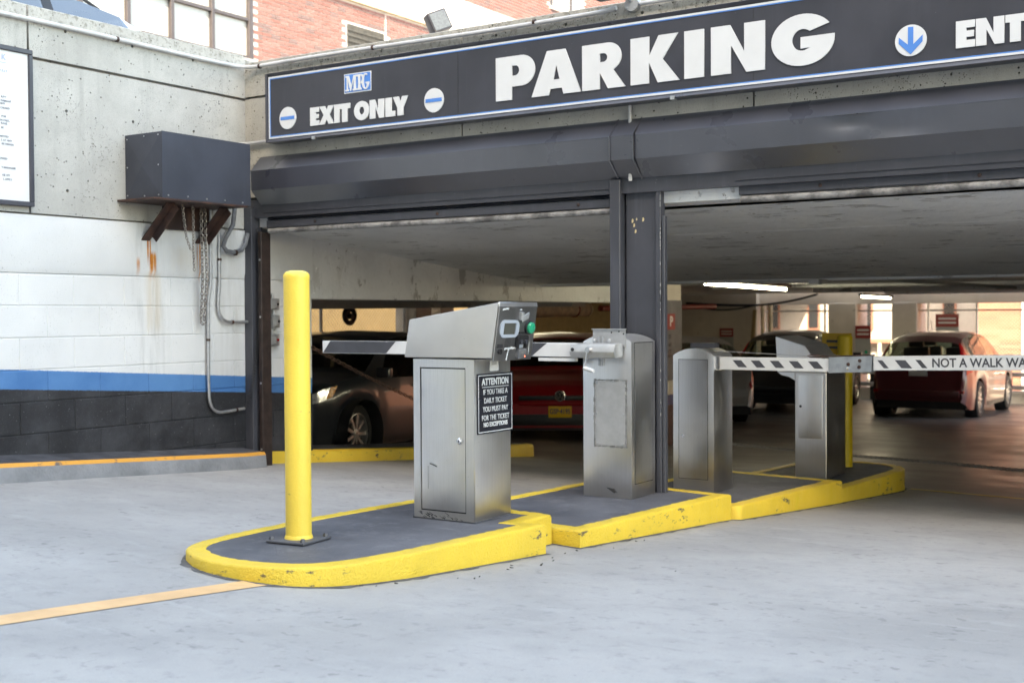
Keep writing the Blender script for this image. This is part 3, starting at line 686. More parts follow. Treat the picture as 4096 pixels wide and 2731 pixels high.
# ---------------------------------------------------------------- the long sign
sg = thing('parking_sign', 'long charcoal garage sign with white lettering above the shutter hoods', 'sign', (3.4, -.08, 2.4))
SX0, SX1, SZ0, SZ1 = .328, 6.62, 2.398, 2.902
MB().box(SX0+.02, SX1-.02, -.110, -.02, SZ0+.02, SZ1-.02).build('sign_face', MT['signface'], sg, smooth=0)
fm = MB()
fm.prism([(-.125,SZ1),(-.02,SZ1),(-.02,SZ1-.024),(-.112,SZ1-.022)], 'x', SX0, SX1)
fm.prism([(-.125,SZ0),(-.112,SZ0+.022),(-.02,SZ0+.024),(-.02,SZ0)], 'x', SX0, SX1)
fm.box(SX0, SX0+.02, -.1235, -.021, SZ0+.001, SZ1-.001).box(SX1-.02, SX1, -.1235, -.021, SZ0+.001, SZ1-.001).build('sign_frame', MT['signframe'], sg, .002, 1)
sgM = lambda y: frame((0, y, 0), (1,0,0), (0,0,1))
bd = [[(SX0+.026,SZ0+.026),(SX1-.026,SZ0+.026),(SX1-.026,SZ1-.026),(SX0+.026,SZ1-.026)], [(SX0+.038,SZ0+.038),(SX1-.038,SZ0+.038),(SX1-.038,SZ1-.038),(SX0+.038,SZ1-.038)]]
put(loops_mesh(bd, .001), 'white_border', MT['signwhite'], sg, sgM(-.1125))
bd = [[(SX0+.0385,SZ0+.0385),(SX1-.0385,SZ0+.0385),(SX1-.0385,SZ1-.0385),(SX0+.0385,SZ1-.0385)], [(SX0+.045,SZ0+.045),(SX1-.045,SZ0+.045),(SX1-.045,SZ1-.045),(SX0+.045,SZ1-.045)]]
put(loops_mesh(bd, .001), 'blue_border', MT['signblue'], sg, sgM(-.1120))
put(T['parking'], 'lettering', MT['signwhite'], sg, sgM(-.1135))
put(T['exit'], 'lettering', MT['signwhite'], sg, sgM(-.1135))
put(T['entr'], 'lettering', MT['signwhite'], sg, sgM(-.1135))
for x, z, r_ in ((.545,2.561,.080), (1.866,2.558,.080), (5.000,2.560,.082), (6.40,2.560,.082)):
    ro = put(loops_mesh([arc(x, z, r_, r_, 0, 354, 60)], .004), 'roundel', MT['signwhite'], sg, sgM(-.1135))
    if x < 3: put(loops_mesh([[(x-.067,z-.012),(x+.067,z-.012),(x+.067,z+.012),(x-.067,z+.012)]], .001), 'blue_bar', MT['signblue'], ro, sgM(-.119))
    else: put(loops_mesh([[(x,z-.074),(x+.062,z-.012),(x+.062,z+.022),(x+.014,z-.022),(x+.014,z+.070),(x-.014,z+.070),(x-.014,z-.022),(x-.062,z+.022),(x-.062,z-.012)]], .001), 'blue_arrow', MT['signblue'], ro, sgM(-.119))
bg_ = put(loops_mesh([[(1.082,2.680),(1.327,2.680),(1.327,2.816),(1.082,2.816)]], .001), 'badge', MT['signwhite'], sg, sgM(-.1125))
put(loops_mesh([[(1.0885,2.6865),(1.3205,2.6865),(1.3205,2.8095),(1.0885,2.8095)]], .001), 'badge_field', MT['signblue'], bg_, sgM(-.1140))
for i_, me in enumerate(T['mpg']): put(me, 'letter', MT['signwhite'], bg_, sgM(-.1160-.0008*i_))
for x in (.80, 3.62): MB().box(x-.014, x+.014, -.128, -.09, SZ0-.012, SZ0+.010).build('mounting_clip', MT['galv'], sg)
for x in (2.06, 4.12): MB().box(x-.0012, x+.0012, -.1112, -.109, SZ0+.025, SZ1-.025).build('face_joint', MT['black'], sg)

# ---------------------------------------------------------------- rules board on the wall
rb = thing('rules_board', 'white framed notice board with small grey text on the boundary wall', 'sign', (.02, -2.2, 1.8))
RY0, RY1, RZ0, RZ1 = -2.75, -1.872, 1.820, 2.800
MB().box(.006, .030, RY0+.02, RY1-.02, RZ0+.02, RZ1-.02).build('board', plain('white_notice_board', (.68,.69,.71), .35, var=.01), rb, smooth=0)
for (a, b, c_, d) in ((RY0,RY1,RZ1-.030,RZ1),(RY0,RY1,RZ0,RZ0+.030),(RY1-.030,RY1,RZ0+.0305,RZ1-.0305),(RY0,RY0+.030,RZ0+.0305,RZ1-.0305)):
    MB().box(.005, .045, a, b, c_, d).build('frame_bar', MT['signframe'], rb, .004, 1)
inkg = plain('grey_print', (.22,.235,.27), .5); inkb = plain('pale_blue_print', (.38,.44,.62), .5)
for i, (me, y, z) in enumerate(T['rules']):
    put(me, 'lettering', inkb if i < 2 else inkg, rb, frame((.0312, y, z), (0,1,0), (0,0,1)))
MB().box(.030, .0312, -2.12, -2.050, 2.690, 2.694).build('underline', inkb, rb)

# ---------------------------------------------------------------- motor box with brackets, chains, conduits
mbx = thing('shutter_motor_box', 'dark sheet metal motor box on brackets high on the boundary wall', 'metal box', (.18, -.73, 1.9))
BX, BY0, BY1, BZ0, BZ1 = .375, -1.137, -.33, 1.918, 2.358
MB().box(.006, BX-.003, BY0+.004, BY1, BZ0+.004, BZ1).build('casing', MT['boxpaint'], mbx, .003, 1)
MB().box(BX-.003, BX, BY0, BY1+.004, BZ0, BZ1+.002).build('front_sheet', MT['boxpaint'], mbx)
yc, zc, xc = BY0, (BZ0+BZ1)/2, (BX+.006)/2   # cross-broken end sheet: very flat pyramid
MB().add([(.006,BY0+.003,BZ0),(BX-.003,BY0+.003,BZ0),(BX-.003,BY0+.003,BZ1),(.006,BY0+.003,BZ1),(xc,BY0-.016,zc)], [(0,1,4),(1,2,4),(2,3,4),(3,0,4)]).build('cross_broken_end', MT['boxpaint'], mbx, smooth=0, fix=False)
MB().box(.006, BX+.004, BY0-.07, BY1-.03, BZ0-.014, BZ0-.001).build('rusty_tray', MT['rust'], mbx, .002, 1)
MB().box(.006, .045, -.82, -.42, 1.74, BZ0-.015).build('back_plate', MT['rust'], mbx)
for y in (-.985, -.50):   # angle brackets running down to the wall
    p0, p1 = Vector((.26, y+.02, BZ0-.016)), Vector((.012, y+.01, 1.655)); d = (p1-p0)
    a = Vector((0,1,0)); n_ = d.normalized().cross(a)
    b_ = MB(); b_.obox((p0+p1)/2, d/2, a*.035, n_*.004); b_.obox((p0+p1)/2-d*.06+a*.032+n_*.030, d*.44, a*.004, n_*.030); b_.build('angle_bracket', MT['rust'], mbx)
sc_ = MB()
for i in range(5):
    sc_.lathe([(.006,0),(.006,.004)], (BX, BY0+.05+i*.17, BZ0+.018+(.004 if i % 2 else 0)), 'x', 8)
for (x, z) in ((.03,BZ0+.03),(.03,BZ1-.03),(.34,BZ1-.02),(.34,BZ0+.02),(.34,(BZ0+BZ1)/2),(.2,BZ1-.02),(.2,BZ0+.02),(.03,(BZ0+BZ1)/2)):
    sc_.lathe([(.005,0),(.005,-.005)], (x, BY0+.002, z), 'y', 8)
sc_.build('screws', MT['galv'], mbx)
def chain(name, label, strands, r=.0042, pitch=.021, mat=None):
    b_ = MB()
    for path in strands:
        P = [Vector(p) for p in path]; seg = []; d = 0
        for a, b in zip(P, P[1:]): seg.append((d, a, b)); d += (b-a).length
        n_ = int(d/pitch)
        for i in range(n_):
            s_ = (i+.5)*pitch
            for d0, a, b in seg:
                if s_ <= d0+(b-a).length: break
            t = (b-a).normalized(); c = a+t*(s_-d0); o_ = t.orthogonal().normalized(); q = t.cross(o_)
            w1 = o_ if i % 2 else q
            w1 = (o_*math.cos(.5)+q*math.sin(.5)) if i % 2 else (q*math.cos(.5)-o_*math.sin(.5))
            b_.tube([c+t*(pitch*.72*math.cos(u))+w1*(pitch*.42*math.sin(u)) for u in [2*math.pi*k_/10 for k_ in range(10)]], r*.62, 5, True)
    return tag(b_.build(name, mat or MT['chain']), label, 'chain')
def sag(a, b, dz, n=16):
    a, b = Vector(a), Vector(b); return [a.lerp(b, i/n)-Vector((0,0,dz*4*(i/n)*(1-i/n))) for i in range(n+1)]
chain('hoist_chain', 'thin looped steel chain hanging under the motor box between its brackets', [[(.20,-.81,1.91),(.20,-.795,1.80),(.20,-.775,1.68),(.20,-.74,1.60),(.20,-.712,1.585)],[(.20,-.712,1.91),(.20,-.711,1.585),(.20,-.706,1.43)]], mat=MT['chain'])
chain('hand_chain', 'long doubled chain hanging down the white wall beside the conduits', [[(.10,-.545,1.90),(.10,-.535,1.40),(.06,-.52,1.08)],[(.11,-.52,1.90),(.11,-.505,1.40),(.06,-.49,1.09)],[(.06,-.52,1.08),(.06,-.50,1.072),(.06,-.46,1.085)]], r=.0055, pitch=.026, mat=MT['chain'])
chain('barrier_chain', 'sagging rusty chain across the dark bay behind the yellow bollard', [sag((.02,.70,.872),(.02,2.9,.10),.03)], r=.006, pitch=.04, mat=MT['rustchain'])
def conduit(name, label, path, r, mat, clamps=(), parent=None, n=10, cm=None):
    t = thing(name, label, 'conduit', path[len(path)//2])
    MB().tube(path, r, n).build('pipe', mat, t)
    for c, ax in clamps:
        d = Vector(ax).normalized(); c = Vector(c)
        b_ = MB().cyl(c-d*.009, c+d*.009, r*1.28, 12); b_.build('clamp', cm or MT['rust'], t)
    return t
def bend(a, b, c, r=.08, n=7):
    a, b, c = Vector(a), Vector(b), Vector(c); p = b+(a-b).normalized()*r; q = b+(c-b).normalized()*r
    return [p*(1-t)**2+b*2*t*(1-t)+q*t*t for t in [i/n for i in range(n+1)]]
zc_ = 2.994
conduit('wall_top_conduit', 'long grey conduit clipped just under the concrete parapet of wall and fascia',
        [(.028,y,zc_+.003*math.sin(y*3)) for y in fr(-5.2,-.30,10)]+bend((.028,-.2,zc_),(.028,-.045,zc_),(.2,-.03,2.99),.12)+[(x,-.032,2.99+.006*math.sin(x*2)) for x in fr(.3,3.1,12)]+[(3.2,-.032,3.0)], .0145, MT['conduit'],
        [((.028,-1.21,zc_),(0,1,0)),((.19,-.034,2.99),(1,.05,0)),((1.28,-.032,2.995),(1,0,0)),((2.607,-.032,2.992),(1,0,0))])
conduit('sign_feed_conduit', 'short grey conduit bending from the motor box into the sign end', bend((.03,-.20,2.30),(.03,-.20,2.40),(.03,.0,2.425),.05)+bend((.03,-.06,2.422),(.03,-.03,2.425),(.34,-.03,2.428),.05)+[(.335,-.03,2.428)], .0125, MT['conduit'])
conduit('wall_conduit', 'galvanised conduit running down the wall and bending low to the jamb post', [(.03,-.392,1.91),(.03,-.390,1.42),(.03,-.395,1.36),(.03,-.415,1.25),(.03,-.420,1.18),(.03,-.424,.90),(.03,-.426,.66)]+bend((.03,-.425,.58),(.03,-.41,.415),(.03,-.2,.418),.12)+[(.03,-.07,.430)], .0115, MT['galv'], [((.03,-.424,.955),(0,0,1)),((.03,-.15,.424),(0,1,.05))])
conduit('switch_conduit', 'second galvanised conduit curving along the wall to the switch boxes', [(.03,-.303,1.86),(.03,-.307,1.60),(.03,-.309,1.38),(.03,-.320,1.26)]+bend((.03,-.324,1.22),(.03,-.318,1.083),(.03,-.10,1.083),.12)+[(.03,.0,1.083),(.03,.215,1.083)], .0118, MT['galv'], [((.03,-.305,1.545),(0,0,1)),((.03,-.185,1.083),(0,1,0))])
conduit('flexible_conduit', 'thick dark flexible conduit looping below the motor box', [(.10,-.215,1.93),(.10,-.235,1.80),(.09,-.30,1.70),(.08,-.315,1.64),(.07,-.27,1.605),(.06,-.19,1.60),(.06,-.11,1.62),(.05,-.06,1.67),(.05,-.035,1.75)], .017, MT['flex'], [((.06,-.175,1.60),(0,1,0))])
hx_ = []
pts = [(.125,.045,1.79),(.125,.055,1.40),(.12,.05,1.0),(.11,.035,.80),(.10,-.005,.60),(.09,-.045,.44)]
for i in range(5):
    a, b = Vector(pts[i]), Vector(pts[i+1]); n_ = int((b-a).length/.0022); coil = .005 if i < 2 else .013
    for j in range(n_):
        c = a.lerp(b, j/n_); ph = len(hx_)*.62; hx_.append((c.x+coil*math.cos(ph), c.y-.055+coil*math.sin(ph), c.z))
tag(MB().tube(hx_, .0028, 4).build('coiled_cord', MT['rubber'], fix=False), 'black coiled cord hanging down beside the jamb post', 'cord')
for (y0, y1, z0, z1, lab, d) in ((.190,.300,1.175,1.262,'upper grey metal switch box on the wall inside the jamb',.05), (.215,.300,1.035,1.134,'middle grey junction box on the wall inside the jamb',.055), (.184,.298,.895,.988,'lower grey metal switch box on the wall inside the jamb',.05)):
    t = thing('switch_box', lab, 'switch box', (.02, (y0+y1)/2, z0), group='switch boxes inside the jamb')
    MB().box(.004, d, y0, y1, z0, z1).build('casing', MT['galv'], t, .005, 2)
    MB().box(d, d+.004, y0+.012, y0+(y1-y0)*.62, z0+.012, z1-.012).build('cover', MT['alu'], t, .001, 1)
    MB().lathe([(.010,0),(.010,.008),(.006,.010)], (d, y0+(y1-y0)*.8, (z0+z1)/2), 'x', 12).build('button', MT['redlens'] if z0 < .9 else MT['black'], t)
    MB().cyl((.03,(y0+y1)/2,z1),(.03,(y0+y1)/2,z1+.04),.011,10).build('nipple', MT['galv'], t)

# ---------------------------------------------------------------- buildings around
def bricks(parent, X, mat, mort, ylo, yhi, zlo, zhi, skip, face=1, core=.25, near=300, zvis=None):
    """running-bond bricks on the plane x = X (normal +x); the largest-showing 300 are parts, the rest one joined part"""
    L, H, j = .2134, .0677, .0068
    me = MB().box(0, .03, j, L-j, j, H-j).mesh('brick', 0, 1, 0); hm = MB().box(0, .03, j, L/2-j, j, H-j).mesh('brick', 0, 1, 0)
    cells = []
    r0, r1 = int(math.floor(zlo/H)), int(math.ceil(zhi/H))
    for r_ in range(r0, r1):
        z = r_*H; y = math.floor(ylo/L)*L+(L/2 if r_ % 2 else 0)
        while y < yhi:
            if y+L > ylo+.02 and not skip(y, y+L, z, z+H): cells.append((y, z))
            y += L
    cp = Vector(cam.matrix_world.translation)
    cells.sort(key=lambda c: (Vector((X, c[0], c[1]))-cp).length)
    off = Vector(OFF[parent.name]); rest = MB(); vis = 0
    for (y, z) in cells:
        ok = zvis is None or zvis(y, z)
        a, b = max(y, ylo)+j, min(y+L, yhi)-j
        if b-a < .03: continue
        if vis < near and ok and a < y+j+.001 and b > y+L-j-.001:
            o = place('brick', me, mat, parent); o.location = Vector((X+random.uniform(-.0015,.0015), y, z))-off; vis += 1
        elif ok or zvis is None: rest.box(X+random.uniform(-.0015,.0015), X+.03, a, b, z+j, z+H-j)
    if rest.v: tag(rest.build('bricks', mat, parent, smooth=0, fix=False), kind='stuff')

bb_ = thing('brick_building', 'red brick building with white stone band and tall white windows behind the parapet', 'building', (-8, 14, 0))
BXp = -8.0
MB().box(-14, BXp+.018, 8.10, 40, 2.0, 13).build('wall', MT['mortarw'], bb_, smooth=0)
MB().box(-14, BXp-.35, -8, 8.10, 2.0, 13).build('window_bay_wall', MT['mortarw'], bb_, smooth=0)
def skipb(a, b, z0, z1):
    if 6.90-.02 < z1 and z0 < 7.60: return True                       # stone band
    if b > 10.47 and a < 11.60 and z0 < 6.47 and z1 > 5.2: return True # louvre
    if b > 17.65 and a < 19.2 and z1 > 8.2: return True
    return False
# only what shows above the parapet is laid brick by brick
vis_ = lambda y, z: z > 4.9+(y-8)*.245 and z < 10.2
bricks(bb_, BXp, MT['brick'], MT['mortarw'], 8.12, 24.5, 5.0, 10.2, skipb, zvis=vis_)
MB().box(BXp-.1, BXp+.075, 8.105, 40, 6.905, 7.60).build('stone_band', MT['stoneband'], bb_, .01, 1)
MB().box(BXp-.1, BXp+.095, 8.106, 40, 6.870, 6.903).build('band_moulding', plain('moulding_tan', (.50,.40,.30), .8), bb_, .006, 1)
lv = MB().box(BXp-.3, BXp+.0185, 10.49, 11.57, 5.2, 6.46).build('louvre_vent', MT['louver'], bb_, smooth=0)
for i in range(12): MB().prism([(BXp-.015, 6.40-i*.10),(BXp+.035, 6.335-i*.10),(BXp+.035, 6.345-i*.10),(BXp-.015, 6.42-i*.10)], 'y', 10.50, 11.56).build('blade', MT['louver'], lv)
MB().box(BXp+.019, BXp+.034, 11.585, 11.607, 5.0, 6.87).build('movement_joint', MT['mortarw'], bb_)
# curtain windows: each pane framed
ys_ = [3.0, 3.85, 4.7, 5.551, 6.389, 7.228, 8.05]; zs_ = [5.40, 6.033, 6.67, 7.35, 8.1]
for i in range(len(ys_)-1):
    for j in range(len(zs_)-1):
        p_ = MB().box(BXp-.06, BXp-.035, ys_[i], ys_[i+1], zs_[j], zs_[j+1]).build('window_pane', MT['pane'], bb_, smooth=0)
for y in ys_: MB().box(BXp-.05, BXp+.03, y-.034, y+.034, 5.0, 8.2).build('mullion', MT['winframe'], bb_, .004, 1)
for z in zs_: MB().box(BXp-.05, BXp+.020, 2.9, 8.07, z-.028, z+.028).build('transom', MT['winframe'], bb_, .004, 1)
MB().box(BXp-.05, BXp+.035, 8.040, 8.105, 5.0, 8.2).build('window_jamb', MT['winframe'], bb_)
MB().box(BXp-.02, BXp+.05, 2.9, 8.10, 5.28, 5.378).build('window_sill', MT['stoneband'], bb_)
MB().box(BXp-.35, BXp-.06, 2.9, 8.04, 2.0, 5.30).build('parapet_panel', MT['stoneband'], bb_)
w_ = MB().box(BXp-.05, BXp+.01, 17.7, 18.55, 8.25, 9.8).build('window_pane', plain('grey_window_pane', (.42,.44,.47), .15), bb_)
for y in (17.68, 18.57): MB().box(BXp-.05, BXp+.045, y-.05, y+.05, 8.2, 9.85).build('window_jamb', MT['winframe'], bb_)
MB().box(BXp-.05, BXp+.07, 17.6, 18.65, 8.19, 8.245).build('window_sill', MT['stoneband'], bb_)
st_ = thing('added_shade_building', 'unseen tall brick building added across the street to shade the driveway', 'building', (3, -25, 0))  # out of view; added to shade the driveway and cut frontal skylight
MB().box(-42, 34, -32, -20, -1.2, 23).build('wall', plain('buff_brick', (.42,.39,.36), .9, var=.12, vs_=2), st_, smooth=0)
for fl_ in range(6):
    for i in range(20):
        x = -38+i*3.5
        wd = MB().box(x, x+1.6, -20.03, -19.97, 1.8+fl_*3.5, 3.9+fl_*3.5).build('window', MT['winframe'], st_)
        MB().box(x+.08, x+1.52, -19.969, -19.955, 1.88+fl_*3.5, 3.82+fl_*3.5).build('pane', MT['winglass'], wd)
# beyond the garage
fb = thing('rear_facade', 'pale rendered building glowing in sun behind the rear fence', 'building', (-10, 36, 0))
MB().box(-40, 1.0, 36, 40, -1.2, 14).build('wall', MT['white_far'], fb, smooth=0)
for x in (-9.6,-8.1,-6.2,-5.0,-3.4,-2.2,-.9):
    for z in (.55, 3.2):
        wd = MB().box(x-.22, x+.22, 35.9, 36.02, z, z+1.25).build('window', MT['salmon'], fb)
        MB().box(x-.17, x+.17, 35.88, 35.899, z+.06, z+1.19).build('pane', MT['winglass'], wd)
MB().box(-40, 1.0, 35.6, 36, .10, .22).build('balcony_slab', MT['salmon'], fb)
for i in range(30): MB().box(-12.0+i*.42, -11.88+i*.42, 35.55, 35.6, -.9, .10).build('baluster', MT['white_far'], fb)
rw = thing('salmon_brick_wall', 'sunlit salmon brick wall beyond the rear fence on the entrance side', 'wall', (4, 27, 0))
MB().box(-.55, 16, 27, 27.4, -1.2, 9).build('wall', MT['salmon'], rw, smooth=0)
MB().box(.55, .64, 26.93, 27, -1.1, 5).build('downpipe', MT['signwhite'], rw)
tw = thing('ochre_wall', 'ochre painted block wall glowing behind the left bay', 'wall', (-8, 13, 0))
MB().box(-7.4, -7.2, 8.5, 20, -1.2, 1.9).build('wall', MT['tanwall'], tw, smooth=0)

# floodlights on the parapet
t = thing('floodlight', 'tilted bronze floodlight standing on the fascia parapet', 'floodlight', (1.68, .12, 3.04))
c0 = Vector((1.700, .16, 3.150)); ax = Vector((.80,-.55,.12)).normalized(); ay = Vector((.55,.80,.42)); ay = (ay-ax*ay.dot(ax)).normalized(); az = ax.cross(ay)
MB().obox(c0, ax*.045, ay*.072, az*.072).build('housing', MT['winframe'], t, .008, 2)
MB().obox(c0+ax*.046, ax*.003, ay*.060, az*.060).build('lens', plain('flood_lens', (.22,.22,.21), .15, var=.15, vs_=60), t)
MB().tube([(1.64,.15,3.04),(1.645,.155,3.08),c0-ax*.03], .014, 8).build('knuckle', MT['black'], t)
MB().obox(c0-ax*.03-az*.03, ax*.03, ay*.03, az*.02).build('ballast', MT['black'], t)
t = thing('floodlight', 'flat grey lamp arm on a round junction box over the sign', 'floodlight', (3.3, -.04, 3.0))
MB().lathe([(.050,.02),(.050,-.018),(.046,-.026),(.0,-.027)], (3.305,-.012,3.012), 'y', 24).build('junction_box', MT['alu'], t)
for a in (40, 130, 220, 310): MB().lathe([(.006,0),(.006,-.004)], (3.305+.036*math.cos(R(a)),-.038,3.012+.036*math.sin(R(a))), 'y', 8).build('screw', MT['galv'], t)
MB().tube([(3.300,-.04,3.03),(3.29,-.075,3.045),(3.25,-.10,3.055)], .013, 10).build('swivel', MT['galv'], t)
MB().box(3.09, 3.26, -.16, -.04, 3.048, 3.075).build('lamp_arm', MT['winframe'], t, .004, 1)
MB().tube([(x,-.032,3.0+.004*math.sin(x*4)) for x in fr(3.36, 6.6, 10)], .0135, 10).build('feed_conduit', MT['conduit'], t)

# ---------------------------------------------------------------- traffic islands
def resample(poly, step=.03):
    out = []
    n = len(poly)
    for i in range(n):
        a, b = Vector(poly[i]), Vector(poly[(i+1) % n]); k_ = max(1, int((b-a).length/step))
        out += [a.lerp(b, j/k_) for j in range(k_)]
    return out
def smooth_run(pts, i0, i1, it=2):
    """Chaikin-cut corners of the run i0..i1 of a closed polygon"""
    p = list(pts)
    head, run, tail = p[:i0], p[i0:i1+1], p[i1+1:]
    for _ in range(it):
        q = [run[0]]
        for a, b in zip(run, run[1:]):
            q += [(a[0]*.75+b[0]*.25, a[1]*.75+b[1]*.25), (a[0]*.25+b[0]*.75, a[1]*.25+b[1]*.75)]
        q.append(run[-1]); run = q
    return head+run+tail
def inset(P, d):
    n = len(P); out = []
    for i in range(n):
        a, b, c = P[i-1], P[i], P[(i+1) % n]
        t1, t2 = (b-a).normalized(), (c-b).normalized(); n1, n2 = Vector((-t1.y, t1.x)), Vector((-t2.y, t2.x))
        m_ = (n1+n2)
        if m_.length < .2: m_ = n1
        m_.normalize(); out.append(b+m_*d/max(.45, m_.dot(n1)))
    return out
def island(label, poly, h, band=.085):
    ar = sum(poly[i-1][0]*poly[i][1]-poly[i][0]*poly[i-1][1] for i in range(len(poly)))
    if ar < 0: poly = poly[::-1]
    Q = [Vector(p) for p in poly]; ks = [max(1, int((Q[(i+1) % len(Q)]-Q[i]).length/.03)) for i in range(len(Q))]
    sub = lambda D: [D[i].lerp(D[(i+1) % len(D)], j/ks[i]) for i in range(len(D)) for j in range(ks[i])]
    inr = lambda d: sub(inset(Q, d))
    P = sub(Q)
    c = sum((p for p in P), Vector((0,0)))/len(P)
    t = thing('traffic_island', label, 'traffic island', (c.x, c.y, h-.1), group='stepped islands between the lanes')
    n = len(P); rnd = [random.uniform(-.0025,.0025) for _ in P]
    rings = [([p for p in P], lambda q: zg(q.x, q.y)-.03), (P, None), (inr(.005), None), (inr(.014), None), (inr(band), None), (inr(band+.004), None)]
    zz_ = [None, h-.012, h-.003, h, h+.001, h-.006]
    V = []
    for k_, (ring, _) in enumerate(rings):
        for i, q in enumerate(ring):
            z = zg(q.x, q.y)-.04 if k_ == 0 else zz_[k_]+rnd[i]*(.8 if k_ < 4 else .2)
            w_ = random.uniform(-.004,.004) if k_ == 4 else rnd[i]*(.8 if k_ in (1,2) else 0)
            V.append((q.x+w_, q.y+w_, z))
    F = [(k_*n+i, k_*n+(i+1) % n, (k_+1)*n+(i+1) % n, (k_+1)*n+i) for k_ in range(5) for i in range(n)]
    MB().add(V, F).build('kerb', MT['kerb'], t, fix=False, smooth=50)
    out_ = inr(-.004); rg = MB(); V = []
    for i, q in enumerate(P):
        d_ = (out_[i]-P[i]).normalized(); wv = .012+.022*abs(math.sin(i*.37)+.6*math.sin(i*.91))*random.uniform(.4,1)
        V += [(q.x-d_.x*.01, q.y-d_.y*.01, zg(q.x, q.y)+.004), (q.x+d_.x*wv, q.y+d_.y*wv, zg(q.x+d_.x*wv, q.y+d_.y*wv)+.002)]
    rg.add(V, [(2*i, 2*i+1, 2*((i+1) % n)+1, 2*((i+1) % n)) for i in range(n)]); rg.build('dirt_line', MT['grime'], t, fix=False, smooth=0)
    inn = inr(band-.01)
    MB().add([(q.x, q.y, h-.003) for q in inn], [tuple(range(n))]).build('top_surface', MT['islandtop'], t, fix=False)
    return t
nose = [(2.63,-1.30),(2.552,-2.06),(2.545,-2.50),(2.56,-2.95),(2.80,-3.13),(3.05,-3.17),(3.36,-3.10),(3.50,-2.92),(3.575,-2.60),(3.675,-1.665),(3.545,-1.665),(3.545,-1.394)]
nose = smooth_run(nose, 2, 8, 3)
island('rounded front island carrying the yellow bollard and ticket machine', nose, .11)
island('second island with yellow kerb under the crank-handled gate cabinet', [(2.70,-1.288),(3.545,-1.380),(3.712,-1.400),(3.867,.155),(2.84,.34)], .04)
island('third island with yellow kerb under the arched gate cabinet', [(2.90,.345),(3.872,.168),(3.915,.20),(4.074,1.610),(3.10,1.74)], -.03)
last = [(3.12,1.75),(4.068,1.622),(4.150,2.70),(4.14,3.02),(3.95,3.22),(3.70,3.26),(3.42,3.20),(3.28,2.98),(3.24,2.7)]
last = smooth_run(last, 2, 7, 3)
island('rearmost island with rounded end and scraped kerb under the slanted machine', last, -.09)
# kerb of the left bay
t = thing('bay_kerb', 'yellow kerb along the left bay in front of the parked grey car', 'kerb', (0, 2.2, 0))
yy = fr(.14, 4.05, 24)+[4.13,4.18,4.2]
def brow(y):
    zt = pl([(.0,.095),(2.0,-.063),(4.2,-.230)], y); e = .02 if y < 4.06 else .02-.3*((y-4.05)/.15)**2*.5
    return [(e+.004,y,zg(0,y)-.05),(e,y,zt-.02),(e-.012,y,zt-.004),(e-.03,y,zt),(e-.09,y,zt+.001)]
MB().grid([brow(y) for y in yy]).build('kerb_face', MT['kerb'], t, fix=False, smooth=50)
MB().grid([[(brow(y)[4][0],y,brow(y)[4][2]), (-.62,y,brow(y)[4][2]), (-.62,y,-.6)] for y in yy]).build('kerb_top', MT['ledge'], t, fix=False)
e_ = brow(4.2); MB().add([*e_, (-.62,4.2,e_[4][2]), (-.62,4.2,-.6)], [(0,1,2,3,4,5,6)]).build('kerb_end', MT['kerb'], t, fix=False)
# trench drain
t = thing('trench_drain', 'long steel trench drain grating across the garage floor', 'drain', (3, 6.6, zg(3, 6.6)))
for i in range(78):
    x = .4+i*.065; y = 7.95-.34*(x-.4)*1.05 if False else 8.0-(x-.4)*.47
    MB().obox((x, y, zg(x, y)+.010), (.008,.0035,0), (.035,.075,0), (0,0,.008)).build('grate_bar', MT['galv'], t)

dbs = MB()
for i in range(30):
    x, y = random.uniform(1.2, 6.2), random.uniform(-4.6, -.4)
    if i < 26:
        a_ = random.uniform(0, 1); x = 3.70+.02*a_+random.uniform(.01,.25)**1.0*.5; y = -3.0+3.0*a_
        if y < -2.6: x -= .2
    r_ = random.uniform(.002,.005); an = random.uniform(0, 6)
    dbs.obox((x, y, zg(x, y)+r_*.3), (r_*1.6*math.cos(an), r_*1.6*math.sin(an), .002), (-r_*math.sin(an), r_*math.cos(an), 0), (0, .001, r_*.4))
tag(dbs.build('debris', MT['rubber'], smooth=0), kind='stuff')
# ---------------------------------------------------------------- bollards
def bollard(label, x, y, h, top, r, mat, plate=True):
    t = thing('bollard', label, 'bollard', (x, y, h))
    MB().lathe([(r,h),(r,top-.03)], (x,y,0), 'z', 40).build('pipe', mat, t)
    MB().lathe([(r+.0012,top-.034),(r+.0012,top-.022),(r*.96,top-.012),(r*.8,top-.004),(r*.45,top+.002),(.001,top+.003)], (x,y,0), 'z', 40).build('cap', mat, t)
    if plate:
        a = R(6); bp = MB().obox((x,y,h+.006), (.105*math.cos(a),.105*math.sin(a),0), (-.105*math.sin(a),.105*math.cos(a),0), (0,0,.006)).build('base_plate', MT['ledge'], t, .003, 1)
        for i in (-1,1):
            for j in (-1,1):
                p = Vector((x,y,0))+Vector((i*math.cos(a)-j*math.sin(a), i*math.sin(a)+j*math.cos(a), 0))*.086
                MB().lathe([(.013,h+.010),(.013,h+.020),(.008,h+.027)], (p.x,p.y,0), 'z', 6).build('bolt', MT['frame'], bp)
        MB().lathe([(r+.006,h+.011),(r+.004,h+.02),(r+.0005,h+.028)], (x,y,0), 'z', 40).build('weld_bead', mat, t)
    return t
bollard('tall bright yellow steel bollard at the nose of the front island', 2.946, -2.614, .11, 1.327, .0585, MT['post'])
t = bollard('dark yellow bollard with a yellow notice behind the slanted machine', 3.690, 2.86, -.09, .955, .058, MT['postdark'], False)
sgn = MB().obox((3.60,2.93,.82), (.125,-.03,0), (.003,.008,0), (0,0,.145)).build('notice_plate', MT['signyellow'], t)
